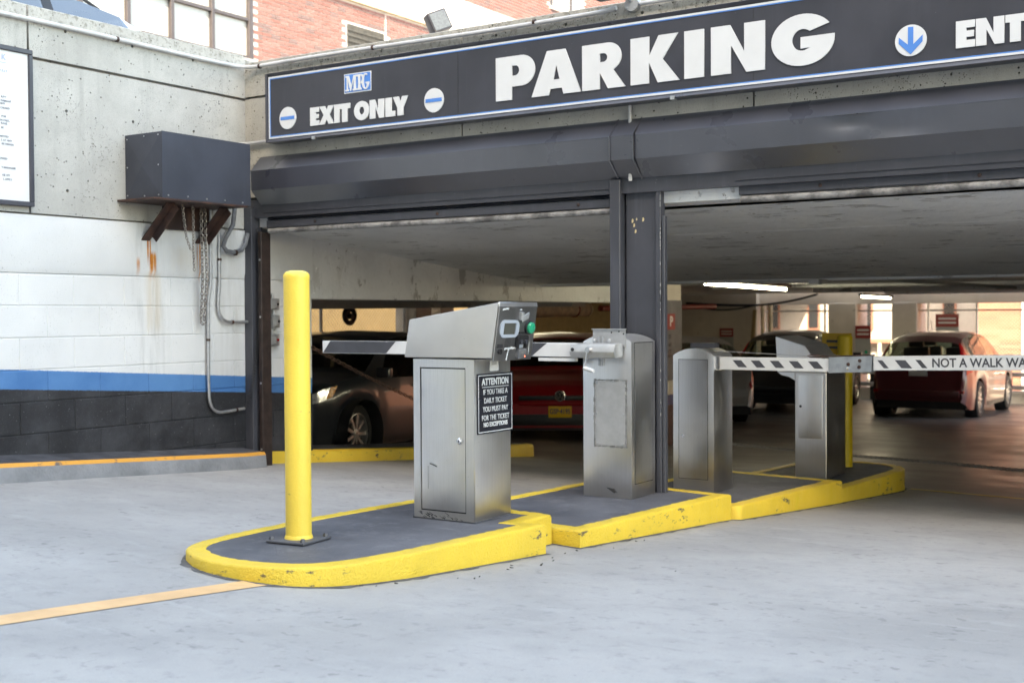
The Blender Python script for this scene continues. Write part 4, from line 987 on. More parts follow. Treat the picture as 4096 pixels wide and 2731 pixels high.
for i, z in enumerate((.90,.85,.77,.72)): MB().obox((3.598,2.9195,z), (.085-.02*(i % 2),-.0204+.0048*(i % 2),0), (.0003,.001,0), (0,0,.010)).build('print_line', MT['ink'], sgn)

# ---------------------------------------------------------------- ticket machine (front island)
KX0, KX1, KY0, KY1, KZ = 2.998, 3.369, -1.826, -1.502, .108
tm = thing('ticket_machine', 'stainless ticket machine with slanted head and black attention plaque', 'ticket machine', ((KX0+KX1)/2, (KY0+KY1)/2, KZ))
MB().box(KX0, KX1, KY0+.004, KY1, KZ, .908).build('cabinet', MT['steel1'], tm, .004, 2)
fp = [[(KX0+.0005,KZ+.001),(KX1-.0005,KZ+.001),(KX1-.0005,.907),(KX0+.0005,.907)], [(3.040,.150),(3.318,.150),(3.318,.866),(3.040,.866)]]
put(loops_mesh(fp, .003), 'front_frame', MT['steel1'], tm, frame((0,KY0+.002,0), (1,0,0), (0,0,1)))
MB().box(3.036, 3.322, KY0+.0035, KY0+.0045, .146, .870).build('door_gap', MT['black'], tm, smooth=0)
# door: slightly pillowed sheet
rows = []
for i in range(13):
    rows.append([(3.046+.266*j/8, KY0+.003-.006*(math.sin(math.pi*min(1,max(0,i/12)))**.35)*(math.sin(math.pi*j/8)**.4)-.0005*math.sin(i*1.7+j), .157+.702*i/12) for j in range(9)])
dr = MB().grid(rows).build('cabinet_door', MT['steel1'], tm, fix=False, smooth=60)
MB().lathe([(.016,0),(.016,-.006),(.011,-.009),(.010,-.012)], (3.285,KY0-.004,.507), 'y', 20).build('lock', MT['chrome'], dr)
MB().box(3.283, 3.287, KY0-.0175, KY0-.015, .502, .512).build('keyhole', MT['black'], dr)
sk = MB()
for i in range(26):
    x = random.uniform(KX0+.01, KX1-.07); z = random.uniform(KZ+.002,.142); l_ = random.uniform(.008,.035)
    d = Vector((.8,0,-.45)).normalized(); nrm = Vector((0,-1,0)); sd = d.cross(nrm)*random.uniform(.0012,.004)
    c = Vector((x, KY0-.0012-random.uniform(0,.0004), z)); sk.add([c-d*l_*.5-sd*.3, c+d*l_*.5-sd, c+d*l_*.4+sd, c-d*l_*.6+sd*.4], [(0,1,2,3)])
sk.add([(3.10,KY0-.006,.385),(3.145,KY0-.006,.372),(3.146,KY0-.006,.375),(3.102,KY0-.006,.390)], [(0,1,2,3)])
sk.add([(3.090,KY0-.0062,.26),(3.0918,KY0-.0062,.26),(3.0918,KY0-.0062,.375),(3.090,KY0-.0062,.375)], [(0,1,2,3)])
tag(sk.build('scuff_marks', MT['scuff'], tm, fix=False, smooth=0), kind='stuff')
MB().box(KX0-.006, KX1+.006, KY0-.004, KY1+.006, KZ-.004, KZ+.006).build('plinth', MT['ledge'], tm)
# head: wedge in x-z, faceplate on the +x end leaning back towards its foot
hp = [(2.948,.914),(2.981,1.104),(3.520,1.184),(3.478,.916)]
hd = MB().prism(hp, 'y', KY0-.010, KY1+.010).build('head', MT['headskin'], tm, .006, 2)
MB().prism([(3.516,1.186),(3.524,1.186),(3.527,1.166),(3.519,1.163)], 'y', KY0-.006, KY1+.012).build('head_lip', MT['steel1'], hd, .001, 1)
ex = Vector((0,1,0)); ez = Vector((3.521-3.479,0,1.166-.900)).normalized(); fo = Vector((3.481, KY0-.008, .902)); fn = ex.cross(ez)
FW, FH = (KY1-KY0)+.018, .268
def F(u, v, d=0): return fo+ex*u+ez*v+fn*d
fpl = MB().obox(F(FW/2,FH/2,.002), ex*FW/2, ez*FH/2, fn*.003).build('faceplate', MT['steelface'], hd, .002, 1)
fM = lambda u, v, d: Matrix(((ex.x,ez.x,fn.x,F(u,v,d).x),(ex.y,ez.y,fn.y,F(u,v,d).y),(ex.z,ez.z,fn.z,F(u,v,d).z),(0,0,0,1)))
def rr(w_, h, r): return arc(w_/2-r,h/2-r,r,r,0,90,6)+arc(-w_/2+r,h/2-r,r,r,90,180,6)+arc(-w_/2+r,-h/2+r,r,r,180,270,6)+arc(w_/2-r,-h/2+r,r,r,270,360,6)
put(loops_mesh([rr(.168,.086,.036), rr(.106,.056,.002)], .005), 'display_bezel', MT['bezel'], fpl, fM(.105,.158,.006))
put(loops_mesh([rr(.110,.060,.002)], .001), 'display', MT['lcd'], fpl, fM(.105,.158,.006))
bz = put(loops_mesh([arc(0,0,.034,.034,0,350,35)], .006), 'button_collar', MT['black'], fpl, fM(.278,.162,.010))
MB().lathe([(.029,0),(.029,.008),(.026,.013),(.016,.016),(.001,.017)], (0,0,0), 'z', 28).mesh('x')
gm = MB().lathe([(.029,0),(.029,.008),(.026,.013),(.016,.016),(.001,.017)], (0,0,0), 'z', 28).mesh('green_button')
put(gm, 'green_button', MT['green'], fpl, fM(.281,.162,.016))
ts = put(loops_mesh([rr(.096,.066,.016), [(-.030,-.034),(.030,-.034),(.030,-.004),(-.030,-.004)]], .010), 'ticket_slot', MT['black'], fpl, fM(.222,.094,.012))
put(loops_mesh([[(-.030,-.034),(.030,-.034),(.030,-.004),(-.030,-.004)]], .001), 'slot_tongue', MT['bezel'], ts, fM(.222,.094,.006))
for u in (-.022,.022): put(loops_mesh([[(u-.008,-.012),(u+.008,-.012),(u+.008,.010),(u-.008,.010)]], .012), 'slot_guide', MT['frame'], ts, fM(.222,.094,.018))
rd = put(loops_mesh([rr(.070,.050,.004)], .010), 'proximity_reader', MT['flex'], fpl, fM(.225,.036,.014))
for i in range(9): put(loops_mesh([[(-.0012,-.022),(.0012,-.022),(.0012,.022),(-.0012,.022)]], .0012), 'rib', MT['silicone'], rd, fM(.197+i*.007,.036,.025))
put(loops_mesh([arc(0,0,.0022,.0022,0,330,11)], .0006), 'indicator_light', MT['led'], rd, fM(.246,.022,.0262))
ab = put(loops_mesh([arc(0,0,.0135,.0135,0,345,23)], .007), 'assistance_button', MT['black'], fpl, fM(.042,.048,.009))
gl = []
for i in range(-4,5):
    for j in range(-6,7):
        u, v = i*.0062+(.0031 if j % 2 else 0), j*.0062
        if (u/.027)**2+(v/.040)**2 < 1: gl.append(arc(u, v, .0017, .0017, 0, 300, 5))
put(loops_mesh(gl, .0006), 'speaker_grille', MT['black'], fpl, fM(.108,.080,.0052))
put(T['take'], 'lettering', MT['ink'], fpl, fM(.222,.136,.0055))
put(T['push'], 'lettering', MT['ink'], fpl, fM(.042,.074,.0055))
put(T['mark'], 'lettering', MT['ink'], fpl, fM(.268,.010,.0055))
br = MB().obox(F(.196,.220,.010), ex*.012, ez*.020, fn*.008).obox(F(.222,.216,.019), (ex*.028+ez*.010), ez*.016, fn*.0015).build('hasp_bracket', MT['alu'], fpl, .001, 1)
tp = MB()
def smear(u0, v0, u1, v1, w_, n=14, tgt=tp):
    for i in range(n):
        f = i/n; u = u0+(u1-u0)*f; v = v0+(v1-v0)*f+random.uniform(-.002,.002); a = (abs(u1-u0)+abs(v1-v0))/n*.75; h = w_*random.uniform(.5,1.1)
        if abs(u1-u0) > abs(v1-v0): q = [(u,v-h),(u+a*1.6,v-h*random.uniform(.4,1)),(u+a*1.5,v+h),(u-a*.2,v+h*random.uniform(.3,1))]
        else: q = [(u-h,v),(u+h*random.uniform(.3,1),v),(u+h,v-a*1.7),(u-h*random.uniform(.3,1),v-a*1.6)]
        d_ = .0054+random.uniform(0,.0003); tgt.add([F(a_, b_, d_) for a_, b_ in q], [(0,1,2,3)])
smear(.085,.060,.275,.064,.007); smear(.122,.062,.112,.004,.006, 8); smear(.030,.254,.080,.256,.006, 5); smear(.305,.09,.31,.03,.003, 8); smear(.18,.252,.2,.252,.004, 2)
tag(tp.build('tape_residue', MT['tape'], fpl, fix=False, smooth=0), kind='stuff')
# attention plaque and sticker on the side
pq = MB().box(KX1+.001, KX1+.006, -1.806, -1.492, .540, .836).build('attention_plaque', MT['plaque'], tm, .001, 1)
pM = lambda y, z: frame((KX1+.0068, y, z), (0,1,0), (0,0,1))
bdr = [[(-.150,-.141),(.150,-.141),(.150,.141),(-.150,.141)], [(-.1465,-.1375),(.1465,-.1375),(.1465,.1375),(-.1465,.1375)]]
put(loops_mesh(bdr, .0005), 'border', MT['signwhite'], pq, pM(-1.649,.688))
put(T['att'], 'lettering', MT['signwhite'], pq, pM(-1.649,.794))
put(loops_mesh([[(-.118,-.0015),(.118,-.0015),(.118,.0015),(-.118,.0015)]], .0005), 'underline', MT['signwhite'], pq, pM(-1.649,.769))
put(T['att2'], 'lettering', MT['signwhite'], pq, pM(-1.649,.680))
put(T['att3'], 'lettering', MT['signwhite'], pq, pM(-1.649,.583))
st = MB().box(KX1+.0005, KX1+.0015, -1.690, -1.612, .846, .898).build('paper_label', MT['sticker'], tm)
for z in (.890,.884,.879): MB().box(KX1+.0015, KX1+.0019, -1.674, -1.63, z-.0012, z+.0012).build('print_line', MT['silicone'], st)

# ---------------------------------------------------------------- gate cabinet with crank, front arm
GX0, GX1, GY0, GY1, GZ = 3.120, 3.446, -.322, -.012, .038
def archpts(x0, x1, zs, rise, n=14):
    return [(x0+(x1-x0)*i/n, zs+rise*math.sin(math.pi*i/n)**.8) for i in range(n+1)]
g1 = thing('barrier_gate', 'stainless gate cabinet with crank handle and striped arm over the exit lane', 'barrier gate', ((GX0+GX1)/2, (GY0+GY1)/2, GZ), group='barrier gates')
MB().prism([(GX0,GZ),(GX1,GZ)]+archpts(GX0, GX1, .962, .045)[::-1], 'y', GY0, GY1).build('cabinet', MT['steel2'], g1, .003, 2, 28)
pn = MB().box(3.205, 3.405, GY0-.003, GY0+.002, .348, .728).build('cover_plate', MT['alu'], g1, .001, 1)
for x, z in ((3.215,.718),(3.395,.718),(3.215,.54),(3.395,.54),(3.215,.36),(3.395,.36)): MB().lathe([(.006,0),(.006,-.004)], (x,GY0-.003,z), 'y', 8).build('screw', MT['galv'], pn)
sl_ = MB()
for (a, b, c_, d, n_) in ((3.195,.735,3.415,.735,16),(3.200,.735,3.200,.345,18),(3.412,.735,3.410,.345,18),(3.195,.342,3.415,.342,16)):
    for i in range(n_):
        f0, f1 = i/n_, (i+1)/n_; x0_, z0_, x1_, z1_ = a+(c_-a)*f0, b+(d-b)*f0, a+(c_-a)*f1, b+(d-b)*f1; w_ = random.uniform(.003,.008)
        y_ = GY0-.0034-random.uniform(0,.0004)
        if abs(c_-a) > .1: sl_.add([(x0_,y_,z0_-w_),(x1_+.004,y_,z1_-w_*.7),(x1_+.004,y_,z1_+w_),(x0_,y_,z0_+w_*.8)], [(0,1,2,3)])
        else: sl_.add([(x0_-w_,y_,z0_+.006),(x0_+w_,y_,z0_),(x1_+w_*.8,y_,z1_),(x1_-w_,y_,z1_)], [(0,1,2,3)])
tag(sl_.build('sealant_smear', MT['silicone'], g1, fix=False, smooth=0), kind='stuff')
sf = MB()
for i in range(5): sf.add([(3.275+.01*i,GY0-.0006,.098-.006*i),(3.335+.006*i,GY0-.0006,.092-.005*i),(3.330,GY0-.0006,.088-.005*i),(3.285+.012*i,GY0-.0006,.092-.007*i)], [(0,1,2,3)])
tag(sf.build('scuff_marks', MT['scuff'], g1, fix=False, smooth=0), kind='stuff')
put(loops_mesh([rr(.238,.838,.002), rr(.230,.830,.002)], .0008), 'door_gap', MT['scuff'], g1, frame((GX1+.0006,-.165,.540),(0,1,0),(0,0,1)))
put(loops_mesh([rr(.229,.829,.002)], .0018), 'side_door', MT['steel2'], g1, frame((GX1+.0006,-.165,.540),(0,1,0),(0,0,1)))
MB().box(3.192, 3.412, GY0-.006, GY0-.002, .930, 1.036).box(3.188, 3.416, GY0-.014, GY0-.001, 1.034, 1.040).build('arm_plate', MT['alu'], g1)
for x in (3.205, 3.305): MB().lathe([(.012,0),(.012,-.010),(.007,-.013)], (x,GY0-.006,.968), 'y', 6).build('hex_bolt', MT['galv'], g1)
for x in (3.235, 3.262):
    MB().box(x-.005, x+.005, GY0-.013, GY0-.006, .955, .995).build('stud', MT['galv'], g1); MB().box(x-.005, x+.005, GY0-.013, GY0-.001, .820, .872).build('stud', MT['galv'], g1)
for x, z in ((3.318,1.018),(3.368,1.024),(3.398,1.010)): MB().lathe([(.005,0),(.005,-.002)], (x,GY0-.006,z), 'y', 8).build('hole', MT['black'], g1)
AY = GY0-.075
cl = MB().prism([(AY-.050,.905),(AY-.036,.950),(AY+.035,.956),(AY+.060,.950),(AY+.060,.875),(AY-.034,.868)], 'x', 3.098, 3.398).build('arm_clamp', MT['alu'], g1, .004, 2)
MB().lathe([(.011,0),(.011,-.003)], (3.118,AY-.046,.918), 'y', 14).build('eyelet', MT['black'], cl)
ck = MB().cyl((3.238,AY-.045,.918),(3.238,AY-.085,.918),.016,12).tube([(3.238,AY-.075,.918),(3.232,AY-.082,.87),(3.224,AY-.085,.825),(3.222,AY-.085,.818)], .006, 8).build('crank', MT['chrome'], g1)
MB().cyl((3.218,AY-.085,.812),(3.288,AY-.092,.795),.012,14).build('crank_grip', MT['armwhite'], ck)
def arm(parent, x0, x1, y, z0, z1, dark, d=.018, zf=None):
    a_ = MB().box(x0, x1, y-d, y+d, z0, z1).build('arm', MT['armwhite'], parent, .003, 1)
    for q in dark: MB().prism(q, 'y', y-d-.0012, y-d+.001).build('stripe', MT['armblack'], a_)
    return a_
za, zb = .872, .956
arm(g1, 1.128, 3.12, AY, za, zb, [[(1.135,za+.004),(1.683,za+.004),(1.765,zb-.001),(1.20,zb-.001)], [(2.26,za+.004),(2.817,za+.004),(2.925,zb-.001),(2.36,zb-.001)]])
MB().box(2.86, 3.12, AY-.014, AY+.012, .846, .866).build('torn_edge_strip', MT['armwhite'], g1)

# ---------------------------------------------------------------- arched gate cabinet (third island) and its folding arm
HX0, HX1, HY0, HY1, HZ = 3.272, 3.560, .600, .905, -.032
g2 = thing('barrier_gate', 'arched stainless gate cabinet with folding white arm across the entrance lane', 'barrier gate', ((HX0+HX1)/2, (HY0+HY1)/2, HZ), group='barrier gates')
MB().prism([(HX0,HZ),(HX1,HZ)]+archpts(HX0, HX1, .853, .048)[::-1], 'y', HY0, HY1).build('cabinet', MT['steel2'], g2, .003, 2, 28)
put(loops_mesh([rr(.208,.780,.002), rr(.202,.774,.002)], .0008), 'door_gap', MT['scuff'], g2, frame((3.416,HY0-.0006,.440),(1,0,0),(0,0,1)))
put(loops_mesh([rr(.201,.773,.002)], .002), 'front_door', MT['steel2'], g2, frame((3.416,HY0-.0006,.440),(1,0,0),(0,0,1)))
MB().lathe([(.010,0),(.010,-.006)], (3.345,HY0-.002,.33), 'y', 12).build('lock', MT['chrome'], g2)
MB().box(HX1, HX1+.045, HY0+.02, HY0+.20, .760, .852).build('arm_hub', MT['steel2'], g2, .005, 1)
MB().box(HX0+.08, HX1-.03, HY0+.10, HY0+.16, .90, .935).build('warning_flag', MT['frame'], g2)
BY_ = .62
def para(x, w_, sl2, z0, z1): return [(x+sl2,z0),(x+sl2+w_,z0),(x+w_,z1),(x,z1)]
arm(g2, 3.600, 4.322, BY_, .766, .848, [para(x, .058, .040, .785, .829) for x in (3.690,3.812,3.938,4.062,4.186)])
fj = MB().prism([(4.318,.760),(4.580,.772),(4.585,.868),(4.318,.856)], 'y', BY_-.026, BY_-.018).prism([(4.318,.760),(4.580,.772),(4.585,.868),(4.318,.856)], 'y', BY_+.019, BY_+.026).build('hinge_plate', plain('galvanised_hinge_plate', (.30,.33,.36), .45, .5, var=.15, vs_=18), g2)
for x, z in ((4.440,.792),(4.440,.815),(4.506,.800),(4.510,.838)): MB().lathe([(.011,0),(.011,-.004),(.006,-.006)], (x,BY_-.026,z), 'y', 10).build('bolt', MT['rust'] if x > 4.45 or z > .8 else MT['chrome'], fj)
MB().prism([(4.318,.857),(4.585,.869),(4.585,.875),(4.40,.868),(4.318,.861)], 'y', BY_-.027, BY_+.027).build('rusty_edge', MT['rust'], fj)
a2 = MB().prism([(4.588,.780),(6.6,.822),(6.6,.915),(4.588,.865)], 'y', BY_-.018, BY_+.018).build('arm_tip', MT['armwhite'], g2, .003, 1)
for x, w_ in ((4.612,.030),(4.716,.062),(4.836,.030)):
    MB().prism([(x+.040,.795+(x-4.588)*.022),(x+.040+w_,.795+(x-4.588)*.022),(x+w_,.842+(x-4.588)*.024),(x,.842+(x-4.588)*.024)], 'y', BY_-.0192, BY_-.017).build('stripe', MT['armblack'], a2)
put(T['walk'], 'lettering', MT['armblack'], a2, frame((4.930,BY_-.0188,.829), (1,0,.021), (-.021,0,1)))
tb = MB().tube([(3.52,BY_+.08,.885),(3.9,BY_,.872),(4.18,BY_,.862)], .0025, 6).build('guy_wire', MT['galv'], g2)
MB().tube([(4.18,BY_-.01,.862),(4.20,BY_-.01,.868),(4.26,BY_-.01,.866),(4.27,BY_-.01,.861),(4.26,BY_-.01,.856),(4.20,BY_-.01,.855)], .004, 6, True).tube([(4.27,BY_-.01,.861),(4.34,BY_-.02,.858)], .005, 6).build('turnbuckle', MT['rust'], tb)

# ---------------------------------------------------------------- slanted machine on the rear island, seen from behind
QX0, QX1, QY0, QY1, QZ = 3.585, 3.822, 2.02, 2.46, -.092
m2 = thing('ticket_machine', 'stainless machine with slanted hood on the rear island beyond the arm', 'ticket machine', ((QX0+QX1)/2, (QY0+QY1)/2, QZ))
MB().box(QX0, QX1, QY0, QY1, QZ, .690).build('cabinet', MT['steel2'], m2, .003, 1)
d2 = MB().box(QX0+.028, QX1-.028, QY0-.006, QY0+.002, .205, .668).build('access_door', MT['steel1'], m2, .004, 2)
MB().lathe([(.009,0),(.009,-.005)], (QX0+.045,QY0-.006,.44), 'y', 10).build('lock', MT['black'], d2)
MB().prism([(3.455,.690),(3.440,.957),(3.668,.888),(3.724,.812),(3.815,.795),(3.822,.690)], 'y', QY0-.02, QY1+.03).build('hood', MT['steel2'], m2, .004, 1)
MB().prism([(3.450,.689),(3.480,.668),(3.540,.655),(3.583,.630),(3.583,.689)], 'y', QY0, QY1).build('neck', MT['steel2'], m2)

# ---------------------------------------------------------------- cars
def interp(pts, t): return pl(pts, t)
class Car:
    """loft: f runs 0 (nose) .. 1 (tail), v runs 0 (sill) .. 6 (roof centre line)"""
    def __init__(s, L, W, H, top, belt, plan, wr, wb0, wb1, sill=.19, tumble=.34):
        s.L, s.W, s.H, s.top, s.belt, s.plan, s.wr, s.sill, s.tumble = L, W, H, top, belt, plan, wr, sill, tumble
        s.fy, s.ry = L/2-wb0, L/2-wb0-wb1     # axle positions (y forward)
    def ring(s, f):
        y = s.L/2-f*s.L; w_ = s.W/2*interp(s.plan, f); zt = s.H*interp(s.top, f); zb = min(s.H*interp(s.belt, f), zt-.012)
        zl = s.sill+.10*max(0, 1-f/.05)*.6+.16*max(0, (f-.93)/.07)
        for ya in (s.fy, s.ry):
            d = abs(y-ya); ra = s.wr*1.17
            if d < ra: zl = max(zl, s.wr+math.sqrt(ra*ra-d*d)*.98)
        zl = min(zl, zb-.05)
        wt = max(.12, w_*.955-s.tumble*(zt-zb)); k_ = min(1, (zt-zb)/.3)
        P = [(w_*.965,zl),(w_,zl+(zb-zl)*.30),(w_*.998,zl+(zb-zl)*.72),(w_*.955,zb),(wt,zt-.025-.045*k_),(wt*.80,zt-.012-.012*k_),(0,zt)]
        return y, P
    def S(s, f, v, side=1):
        y, P = s.ring(max(0, min(1, f))); i = min(5, int(v)); t = v-i
        a, b = P[i], P[i+1]; return Vector((side*(a[0]+(b[0]-a[0])*t), y, a[1]+(b[1]-a[1])*t))
    def nrm(s, f, v, side):
        e = .004; a = s.S(f+e, v, side)-s.S(f-e, v, side); b = s.S(f, min(5.999, v+.02), side)-s.S(f, max(0, v-.02), side)
        n = a.cross(b); n = -n if side > 0 else n
        if n.length < 1e-9: return Vector((side,0,0))
        n.normalize(); c = s.S(f, v, side); 
        if n.dot(Vector((c.x, c.y*.25, c.z-s.H*.45))) < 0: n = -n
        return n
    def patch(s, fa, fb, va, vb, side, off=.006, nu=10, nv=5):
        """fa, fb may be functions of the v fraction"""
        rows = []
        for j in range(nv+1):
            b = j/nv; v = va+(vb-va)*b; f0 = fa(b) if callable(fa) else fa; f1 = fb(b) if callable(fb) else fb
            rows.append([s.S(f0+(f1-f0)*i/nu, v, side)+s.nrm(f0+(f1-f0)*i/nu, v, side)*off for i in range(nu+1)])
        return MB().grid(rows)
    def screen(s, fa, fb, va, off=.006, n=7):
        rows = []
        for i in range(n+1):
            f = fa+(fb-fa)*i/n; r_ = []
            for q in range(13):
                t = -1+q/6; sd = 1 if t >= 0 else -1; v = 6-(6-va)*abs(t); v = min(v, 5.999)
                r_.append(s.S(f, v, sd)+s.nrm(f, v, sd)*off)
            rows.append(r_)
        return MB().grid(rows)
    def body(s, n=120, holes=(), screens=()):
        rows = []
        for i in range(n+1):
            f = i/n; y, P = s.ring(f); r_ = [(-x, y, z) for x, z in P]+[(x, y, z) for x, z in P[::-1][1:]]; rows.append(r_)
        b = MB(); m_ = len(rows[0]); b.v = [p for r_ in rows for p in r_]
        for i in range(n):
            fm = (i+.5)/n
            for j in range(m_-1):
                strip = j if j < 6 else 11-j
                if strip == 3 and any(a < fm < c_ for a, c_ in holes): continue
                if strip in (4, 5) and any(a < fm < c_ for a, c_ in screens): continue
                b.f.append((i*m_+j, i*m_+j+1, (i+1)*m_+j+1, (i+1)*m_+j))
        b.f.append(tuple(range(m_))); b.f.append(tuple(range(n*m_, n*m_+m_))[::-1])
        return b
HATCH = dict(top=[(0,.40),(.008,.47),(.03,.535),(.08,.585),(.16,.625),(.245,.660),(.30,.765),(.36,.88),(.42,.955),(.50,.990),(.58,1.0),(.74,.985),(.86,.945),(.90,.90),(.95,.76),(.985,.64),(1,.42)],
             belt=[(0,.38),(.03,.50),(.08,.55),(.245,.612),(.5,.63),(.86,.67),(.95,.66),(1,.41)], plan=[(0,.70),(.012,.80),(.04,.90),(.09,.965),(.16,1),(.84,1),(.94,.96),(.98,.90),(1,.82)])
SUV = dict(top=[(0,.38),(.01,.46),(.03,.52),(.08,.57),(.22,.62),(.28,.74),(.34,.88),(.40,.955),(.48,.99),(.58,1.0),(.74,.985),(.84,.95),(.90,.885),(.955,.70),(.985,.56),(1,.34)],
           belt=[(0,.36),(.03,.49),(.08,.54),(.22,.585),(.5,.60),(.86,.63),(.94,.61),(.985,.56),(1,.33)], plan=[(0,.72),(.012,.82),(.04,.91),(.09,.97),(.16,1),(.80,1),(.92,.97),(.975,.92),(1,.85)])
SEDAN = dict(top=[(0,.42),(.01,.49),(.03,.54),(.09,.60),(.27,.665),(.33,.79),(.40,.93),(.46,.985),(.54,1.0),(.64,.97),(.72,.90),(.80,.76),(.85,.70),(.96,.68),(.99,.60),(1,.44)],
             belt=[(0,.40),(.03,.50),(.09,.57),(.27,.63),(.6,.645),(.85,.66),(.97,.65),(1,.43)], plan=[(0,.68),(.012,.79),(.04,.90),(.10,.97),(.2,1),(.82,1),(.93,.96),(.985,.90),(1,.8)])
def wheel_meshes(r, w_):
    ty = MB().lathe([(r*.70,-w_/2),(r*.92,-w_/2),(r*.985,-w_*.40),(r,-w_*.28),(r,w_*.28),(r*.985,w_*.40),(r*.92,w_/2),(r*.70,w_/2)], (0,0,0), 'x', 36, False).mesh('wheel')
    rm = MB().lathe([(r*.71,.0),(r*.71,w_*.46),(r*.655,w_*.48),(r*.63,w_*.30),(r*.60,-w_*.15)], (0,0,0), 'x', 36, False)
    for i in range(9):
        a = 2*math.pi*i/9; u = Vector((0,math.cos(a),math.sin(a))); t_ = Vector((0,-math.sin(a),math.cos(a)))
        rm.obox(u*r*.37+Vector((w_*.36,0,0)), u*r*.30, t_*r*.050, Vector((.010,0,0)))
    rm.lathe([(r*.17,w_*.30),(r*.17,w_*.42),(r*.10,w_*.46),(.001,w_*.46)], (0,0,0), 'x', 18)
    return ty, rm.mesh('rim')
WM = {}
def car(name, label, style, L, W, H, paint, loc, rz, wr=.315, wb0=.86, wb1=2.6, glass='glass', lights='hatch', pitch=0, parts=True, rails=False):
    t = thing(name, label, 'car', loc, rz, local=True); t.rotation_euler = (pitch, 0, rz)
    c = Car(L, W, H, style['top'], style['belt'], style['plan'], wr, wb0, wb1, tumble=.46 if style is SUV else .34)
    P = lambda nm, mb, mat, par=None, **k_: mb.build(nm, MT[mat] if isinstance(mat, str) else mat, par or t, local=True, **k_)
    P('underbody', MB().box(-W*.44, W*.44, -L*.46, L*.46, .20, .42), 'black')
    ws = glass
    suv = style is SUV; f0 = .25 if suv else (.30 if style is SEDAN else .275)
    wsA, wsB = (.245,.385) if suv else ((.285,.435) if style is SEDAN else (.262,.405))
    P('windshield', c.screen(wsA, wsB, 4.0, .003), ws, fix=False)
    rA, rB = (.895,.958) if suv else ((.69,.815) if style is SEDAN else (.885,.955))
    P('rear_window', c.screen(rA, rB, 4.0, .003), glass, fix=False)
    fe = .885 if not style is SEDAN else .74
    cuts = [(lambda b: f0+.045+(wsB-f0-.03)*b, lambda b: .545), (lambda b: .560, lambda b: .745), (lambda b: .762, lambda b: fe-(.055 if not suv else .03)*b)]
    if style is SEDAN: cuts = [(lambda b: f0+.045+(wsB-f0-.02)*b, lambda b: .53), (lambda b: .545, lambda b: fe+.02-.08*b)]
    hol = [(max(a(0), a(1))+.004, min(b(0), b(1))-.004) for a, b in cuts]
    P('body', c.body(holes=hol, screens=[(wsA+.004, wsB-.004), (rA+.004, rB-.004)]), paint, smooth=42, fix=False)
    P('cabin_floor', MB().box(-W*.43, W*.43, L/2-L*.86, L/2-L*.27, H*.30, H*.36), 'black')
    for yq in (.44, .66):
        for sd in (-1, 1):
            P('seat', MB().obox((sd*W*.22, L/2-L*yq, H*.60), (W*.13,0,0), (0,-.07,0), (0,-.06,H*.20)).obox((sd*W*.22, L/2-L*yq-.07, H*.86), (W*.075,0,0), (0,-.05,0), (0,-.02,H*.055)), 'black', bevel=.02)
    for sd in (-1, 1):
        for a, b in cuts: P('side_window', c.patch(a, b, 3.0, 4.0, sd, .003), glass, fix=False)
        if rails:
            for fd in (.553, .754): P('pillar_trim', c.patch(fd-.010, fd+.010, 3.02, 3.98, sd, .005, 2, 5), 'black', fix=False)
        for fd in (.555, .755):
            P('door_seam', c.patch(fd-.0012, fd+.0012, .5, 3.0, sd, .003, 1, 8), 'black', fix=False)
        P('door_handle', MB().box(sd*(W/2*.985), sd*(W/2*.985)+sd*.03, L/2-.535*L, L/2-.535*L+.16, H*.555, H*.575), paint, bevel=.006)
        m_ = P('mirror', MB().obox((sd*(W/2+.07), L/2-.30*L, H*.66), (.085,0,0), (0,.045,.0), (0,0,.055)), paint, bevel=.02, seg=3)
        P('sill_trim', c.patch(.30, .74, .05, .35, sd, .008, 10, 2), 'black', fix=False)
        for ya in (c.fy, c.ry): P('arch_liner', MB().lathe([(wr*1.16,-.16),(wr*1.16,.02)], (sd*(W/2-.07), ya, wr), 'x', 24, False), 'black', fix=False)
        if lights == 'hatch':
            P('headlight', c.patch(.012, lambda b: .075+.02*b, 2.35, 2.98, sd, .008, 8, 4), 'lamp', fix=False)
            P('indicator', c.patch(lambda b: .074+.02*b, lambda b: .094+.026*b, 2.40, 2.98, sd, .009, 4, 4), 'amber', fix=False)
            P('taillight', c.patch(.955, .99, 2.3, 2.95, sd, .008), 'redlens', fix=False)
        elif lights == 'suv':
            P('headlight', c.patch(.012, .085, 2.4, 2.98, sd, .008), 'lamp', fix=False)
            P('taillight', c.patch(lambda b: .915-.03*b, lambda b: .975-.04*b, 2.45, 4.25, sd, .012, 6, 10), 'redlens', fix=False)
            P('reflector', MB().box(sd*W*.40-.075, sd*W*.40+.075, -L/2-.012, -L/2+.05, .50, .55), 'redlens', bevel=.004)
        else:
            P('headlight', c.patch(.012, .09, 2.3, 2.95, sd, .008), 'lamp', fix=False)
            P('taillight', c.patch(.95, .992, 2.1, 2.95, sd, .008), 'redlens', fix=False)
        if rails: P('roof_rail', MB().tube([c.S(f, 4.55, sd)+Vector((0,0,.035 if .46 < f < .86 else -.005)) for f in fr(.43,.90,14)], .014, 8), 'black')
    key = (wr,)
    if key not in WM: WM[key] = wheel_meshes(wr, .205)
    for sd in (-1, 1):
        for ya in (c.fy, c.ry):
            w0 = place('wheel', WM[key][0], MT['tyre'], t); w0.location = (sd*(W/2-.115), ya, wr); w0.rotation_euler = (0, 0, 0 if sd > 0 else math.pi)
            r0_ = place('rim', WM[key][1], MT['rim'], w0)
    # nose and tail
    zf = H*.40
    P('grille', MB().box(-W*.30, W*.30, L/2-.035, L/2+.012, H*.415, H*.455), 'black', bevel=.006)
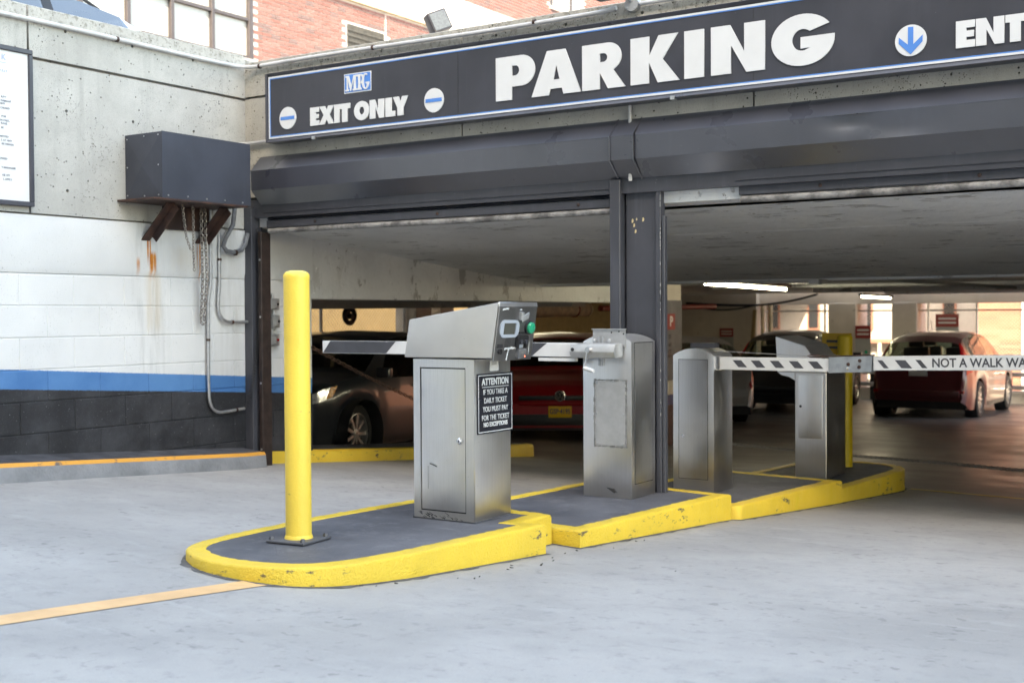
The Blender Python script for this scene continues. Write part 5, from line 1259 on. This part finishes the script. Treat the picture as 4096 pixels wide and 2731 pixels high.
    P('air_intake', MB().box(-W*.36, W*.36, L/2-.06, L/2+.010, H*.19, H*.29), 'black', bevel=.01)
    P('rear_bumper_lip', MB().box(-W*.40, W*.40, -L/2-.018, -L/2+.08, H*.27, H*.34), paint, bevel=.015, seg=3)
    return t, c
def carpart(t, nm, mb, mat, **k_): return mb.build(nm, MT[mat], t, local=True, **k_)
# grey hatchback in the left bay, nose towards the street
cx_, cy_ = -2.74, 4.33
tg, cg = car('parked_car', 'dark graphite hatchback with amber indicator behind the yellow kerb', HATCH, 4.2, 1.79, 1.47, MT['car_grey'], (cx_, cy_, -.50), math.pi+R(9), wr=.318, pitch=R(2.6))
carpart(tg, 'fog_intake', MB().box(.50, .80, 2.02, 2.09, .26, .42), 'black', bevel=.02)
carpart(tg, 'fog_intake', MB().box(-.80, -.50, 2.02, 2.09, .26, .42), 'black', bevel=.02)
# dark red hatchback facing the camera
rzr = math.pi+R(31)
hd_ = Vector((-math.sin(rzr), math.cos(rzr), 0))
tr, cr_ = car('parked_car', 'dark red hatchback with round badge and yellow number plate facing out', HATCH, 4.2, 1.79, 1.47, MT['car_red'], (-1.43-hd_.x*2.1, 7.03-hd_.y*2.1, -.60), rzr)
pl_ = carpart(tr, 'number_plate', MB().box(-.152, .152, 2.10, 2.122, .385, .540), 'plate', bevel=.004)
me = T['plate1'].copy(); me.transform(Matrix(((-1,0,0,0),(0,0,1,2.1235),(0,1,0,.462),(0,0,0,1)))); place('lettering', me, MT['plateblue'], pl_)
bdg = carpart(tr, 'badge_ring', MB().tube([(.064*math.cos(a), 2.122, .665+.064*math.sin(a)) for a in [2*math.pi*i/28 for i in range(28)]], .008, 8, True), 'chrome')
carpart(tr, 'badge_disc', MB().lathe([(.060,2.100),(.060,2.116)], (0,0,.665), 'y', 28), 'black')
vw = MB()
for pts in ([(-.022,.052),(0,.008),(.022,.052)], [(-.050,.026),(-.026,-.048),(0,.000),(.026,-.048),(.050,.026)]):
    for (a, b), (c_, d) in zip(pts, pts[1:]): vw.tube([(a,2.120,.665+b),(c_,2.120,.665+d)], .006, 6)
carpart(tr, 'badge_emblem', vw, 'chrome')
carpart(tr, 'bumper_strip', MB().tube([(-.80,2.02,.56),(-.5,2.09,.555),(0,2.115,.55),(.5,2.09,.555),(.80,2.02,.56)], .022, 8), 'car_red')
# roof of a tan car glimpsed over the arm
car('parked_car', 'dark tan car roof glimpsed beyond the red hatchback', SEDAN, 4.5, 1.8, 1.42, MT['car_tan'], (-5.5, 13.3, -.70), R(33), lights='sedan')
# rear row
ts1, c1_ = car('parked_car', 'maroon estate car with sunlit flank nearest the rear fence', SUV, 4.45, 1.80, 1.60, MT['car_maroon'], (.83, 18.05, -.815), R(0.5), wr=.345, wb0=.90, wb1=2.58, glass='glass_clear', lights='suv')
carpart(ts1, 'number_plate', MB().box(-.16, .16, -2.245, -2.225, .80, .95), 'sticker')
carpart(ts1, 'aerial', MB().tube([(0,-1.2,1.62),(0,-1.28,1.80)], .006, 6), 'black')
MB()
ts2, c2_ = car('parked_car', 'black estate car parked behind the arched gate cabinet', SUV, 4.45, 1.80, 1.60, MT['car_black'], (-2.02, 17.75, -.80), R(7), wr=.345, wb0=.90, wb1=2.58, glass='glass_clear', lights='suv')
car('parked_car', 'pale silver saloon half hidden behind the arched gate cabinet', SEDAN, 4.6, 1.80, 1.44, MT['car_silver'], (-2.6, 13.3, -.70), R(33), lights='sedan', glass='glass_clear')
# white estate car on the roof deck
car('parked_car', 'white estate car with roof rails parked above on the roof deck', SUV, 4.7, 1.86, 1.64, MT['car_white'], (-2.05, -.46, 2.085), 0, wr=.34, glass='glass_sky', lights='suv', rails=True)

# ---------------------------------------------------------------- inside the garage
def fixture(label, a, b, n):
    a, b = Vector(a), Vector(b); t = thing('fluorescent_light', label, 'ceiling light', (a+b)/2, group='fluorescent lights in the garage')
    d = (b-a).normalized(); sd = Vector((-d.y, d.x, 0)); up_ = Vector((0,0,1))
    MB().obox((a+b)/2+up_*.045, (b-a)/2*1.03, sd*.055, up_*.020).build('housing', MT['louver'], t)
    l_ = (b-a)/n
    for i in range(n): MB().cyl(a+l_*(i+.03), a+l_*(i+.97), .019, 12).build('tube', MT['tubeon'], t)
    for f in (.1,.9): MB().cyl(a.lerp(b, f)+up_*.06, a.lerp(b, f)+up_*.16, .006, 6).build('hanger', MT['galv'], t)
fixture('bright double tube light hanging over the entrance lane', (1.72,4.55,1.430), (1.20,8.25,1.430), 2)
fixture('far tube light under the ceiling above the rear cars', (-.60,17.2,1.45), (-.95,20.4,1.45), 3)
fixture('dim tube light over the left bay seen through the opening', (-4.2,10.6,1.40), (-4.6,13.0,1.40), 2)
t = thing('ceiling_junction_box', 'small grey junction box on the garage ceiling with cable', 'junction box', (3.0, 4.1, 1.4))
MB().box(2.96, 3.06, 4.08, 4.17, 1.385, 1.435).build('box', MT['conduit'], t, .004, 1)
MB().tube([(2.30,4.14,1.415),(2.96,4.13,1.41)], .008, 8).build('conduit', MT['conduit'], t)
MB().tube([(3.06,4.13,1.41),(3.3,4.6,1.44),(3.6,6.0,1.43),(3.8,9.0,1.42)], .018, 8).build('cable', MT['plaster'], t)
# cables sagging along the rear wall
t = thing('wall_cables', 'dark cables sagging along the brown rear wall', 'cable', (-5.4, 21.2, 1.3))
MB().tube(sag((-6.25,21.25,1.40),(-4.45,21.25,1.33),.02), .030, 8).build('cable', MT['black'], t)
MB().tube(sag((-6.2,21.25,1.36),(-4.45,21.25,1.33),.12), .020, 8).build('cable', MT['black'], t)
MB().tube(sag((-4.45,21.25,1.33),(-2.6,20.4,1.56),.05), .026, 8).build('cable', MT['black'], t)
# boards on the plaster wall
t = thing('clearance_board', 'tall grey board with red block and white letter on the plaster wall', 'sign', (.01, 7.3, .5))
MB().box(.0, .02, 6.95, 7.66, .30, 1.30).build('board', plain('grey_board', (.13,.135,.15), .6), t)
MB().box(.02, .024, 6.95, 7.45, .93, 1.13).build('red_block', MT['signred'], t)
put(T['P'], 'lettering', MT['signwhite'], t, frame((.0255,7.34,1.03),(0,1,0),(0,0,1)))
put(T['wallsign'], 'lettering', MT['ink'], t, frame((.0225,7.30,.72),(0,1,0),(0,0,1)))
def notice(label, M4, w_=.34, h=.40):
    t = thing('notice_sign', label, 'sign', M4.translation, group='red and white notices at the back')
    put(loops_mesh([[(-w_/2,-h/2),(w_/2,-h/2),(w_/2,h/2),(-w_/2,h/2)]], .004), 'plate', MT['signgrey'], t, M4)
    put(loops_mesh([[(-w_/2,h*.12),(w_/2,h*.12),(w_/2,h/2),(-w_/2,h/2)]], .002), 'red_band', MT['signred'], t, M4 @ Matrix.Translation((0,0,.0045)))
    for i in range(2): put(loops_mesh([[(-w_*.38,h*(.22+.12*i)),(w_*.38,h*(.22+.12*i)),(w_*.38,h*(.27+.12*i)),(-w_*.38,h*(.27+.12*i))]], .001), 'print_line', MT['signwhite'], t, M4 @ Matrix.Translation((0,0,.007)))
    put(loops_mesh([arc(w_*.2,-h*.28,.04,.04,0,330,11)], .001), 'green_mark', MT['green'], t, M4 @ Matrix.Translation((0,0,.0055)))
notice('red and white notice on the brown rear wall beside the black car', frame((-5.18,21.27,.50),(1,0,0),(0,0,1)), .36, .55)
notice('red and white notice on the fence between the two rear piers', frame((-1.86,21.4,.45),(1,0,0),(0,0,1)), .36, .78)
notice('red and white notice on the fence beside the maroon car', frame((.02,21.4,.72),(1,0,0),(0,0,1)), .5, .75)
t = thing('leaning_plank', 'pale wooden plank leaning on the brown rear wall', 'plank', (-4.5, 21.1, -.9))
MB().obox((-4.48,21.15,.20), (.045,0,0), (0,.02,.005), (.045,.10,1.02)).build('board', MT['tanwall'], t)
t = thing('standpipes', 'pair of pale vertical pipes at the end of the brown rear wall', 'pipe', (-4.2, 21.4, -.9))
MB().cyl((-4.30,21.4,-.9),(-4.30,21.4,1.34),.045,12).build('pipe', MT['insul'], t)
MB().cyl((-4.11,21.42,-.9),(-4.11,21.42,1.34),.055,12).build('pipe', MT['insul'], t)
# rear chain-link fence
def chainlink(name, label, O, U, V, w_, h, cell, r, posts, rails):
    O, U, V = Vector(O), Vector(U).normalized(), Vector(V).normalized(); N = U.cross(V)
    t = thing(name, label, 'fence', O+U*w_/2)
    b_ = MB(); n_ = int((w_+h)/cell)
    for sgn_ in (1, -1):
        for i in range(n_+1):
            u0 = i*cell-h if sgn_ > 0 else i*cell; pts_ = []
            a, b = (u0, 0.), (u0+sgn_*h, h)
            # clip to 0..w
            def cut(p, q):
                if p[0] < 0 and q[0] > 0: f = -p[0]/(q[0]-p[0]); return (0, p[1]+(q[1]-p[1])*f)
                if p[0] > w_ and q[0] < w_: f = (w_-p[0])/(q[0]-p[0]); return (w_, p[1]+(q[1]-p[1])*f)
                return p
            a2_, b2_ = cut(a, b), cut(b, a)
            if min(a2_[0], b2_[0]) < -.001 or max(a2_[0], b2_[0]) > w_+.001: continue
            b_.cyl(O+U*a2_[0]+V*a2_[1]+N*r*sgn_, O+U*b2_[0]+V*b2_[1]+N*r*sgn_, r, 4, caps=False)
    tag(b_.build('wire_mesh', MT['wire'], t, fix=False, smooth=0), kind='stuff')
    for u in posts: MB().cyl(O+U*u, O+U*u+V*(h+.05), .024, 10).build('post', MT['galv'], t)
    for v in rails: MB().cyl(O+V*v, O+U*w_+V*v, .018, 8).build('rail', MT['galv'], t)
chainlink('chain_link_fence', 'long chain link fence along the open rear of the garage', (-4.6,21.66,-.62), (1,0,0), (0,0,1), 7.4, 1.93, .075, .0035, [.12,1.75,3.55,4.15,5.2,6.9], [.02,.55,1.80])
chainlink('chain_link_fence', 'chain link screen glowing at the back of the left bay', (-5.0,4.5,-.5), (0,1,0), (0,0,1), 3.9, 1.9, .062, .0030, [.05,1.9,3.8], [1.85])
t = thing('guard_rail', 'steel guard rail in front of the rear fence', 'guard rail', (-1, 21.2, -.7))
for z in (-.50,-.22): MB().box(-4.6, 2.6, 21.36, 21.40, z-.05, z+.05).build('rail', MT['galv'], t, .01, 1)
for x in (-4.2,-1.65,-.2,1.9): MB().box(x-.05, x+.05, 21.40, 21.46, -.95, -.15).build('post', MT['black'], t)
# left bay: insulated pipe, hose reel, red sprinkler pipe
t = thing('insulated_pipe', 'fat tan insulated pipe under the beam of the left bay', 'pipe', (-2.5, 7.5, 1.2))
MB().cyl((-2.5,6.6,1.17),(-2.5,9.62,1.205),.10,20).build('pipe', MT['insul'], t)
MB().tube([(-2.5+.103*math.cos(a),9.25,1.20+.103*math.sin(a)) for a in [2*math.pi*i/24 for i in range(24)]], .010, 6, True).build('red_band', MT['signred'], t)
MB().cyl((-2.5,9.60,1.205),(-2.5,9.64,1.205),.112,20).build('end_cap', MT['insul'], t)
t = thing('sprinkler_pipe', 'dark red sprinkler pipe under the ceiling of the left bay', 'pipe', (-2.3, 10, 1.2)); MB().cyl((-2.3,9.7,1.22),(-2.3,14,1.26),.045,12).build('pipe', MT['pipered'], t)
t = thing('hose_reel', 'round dark hose reel hanging at the back of the left bay', 'hose reel', (-4.0, 5.83, 1.0))
MB().tube([(-3.98,5.83+.10*math.cos(a),1.13+.10*math.sin(a)) for a in [2*math.pi*i/24 for i in range(24)]], .035, 8, True).build('drum', MT['brown'], t)
MB().lathe([(.04,-.03),(.04,.05)], (-3.98,5.83,1.12), 'x', 14).build('hub', MT['brown'], t)
MB().box(-4.02, -3.98, 5.80, 5.86, 1.12, 1.6).build('bracket', MT['black'], t)
MB().box(-4.9, -.4, 5.6, 5.9, 1.22, 1.6).build('bay_beam', MT['plaster'], gar)
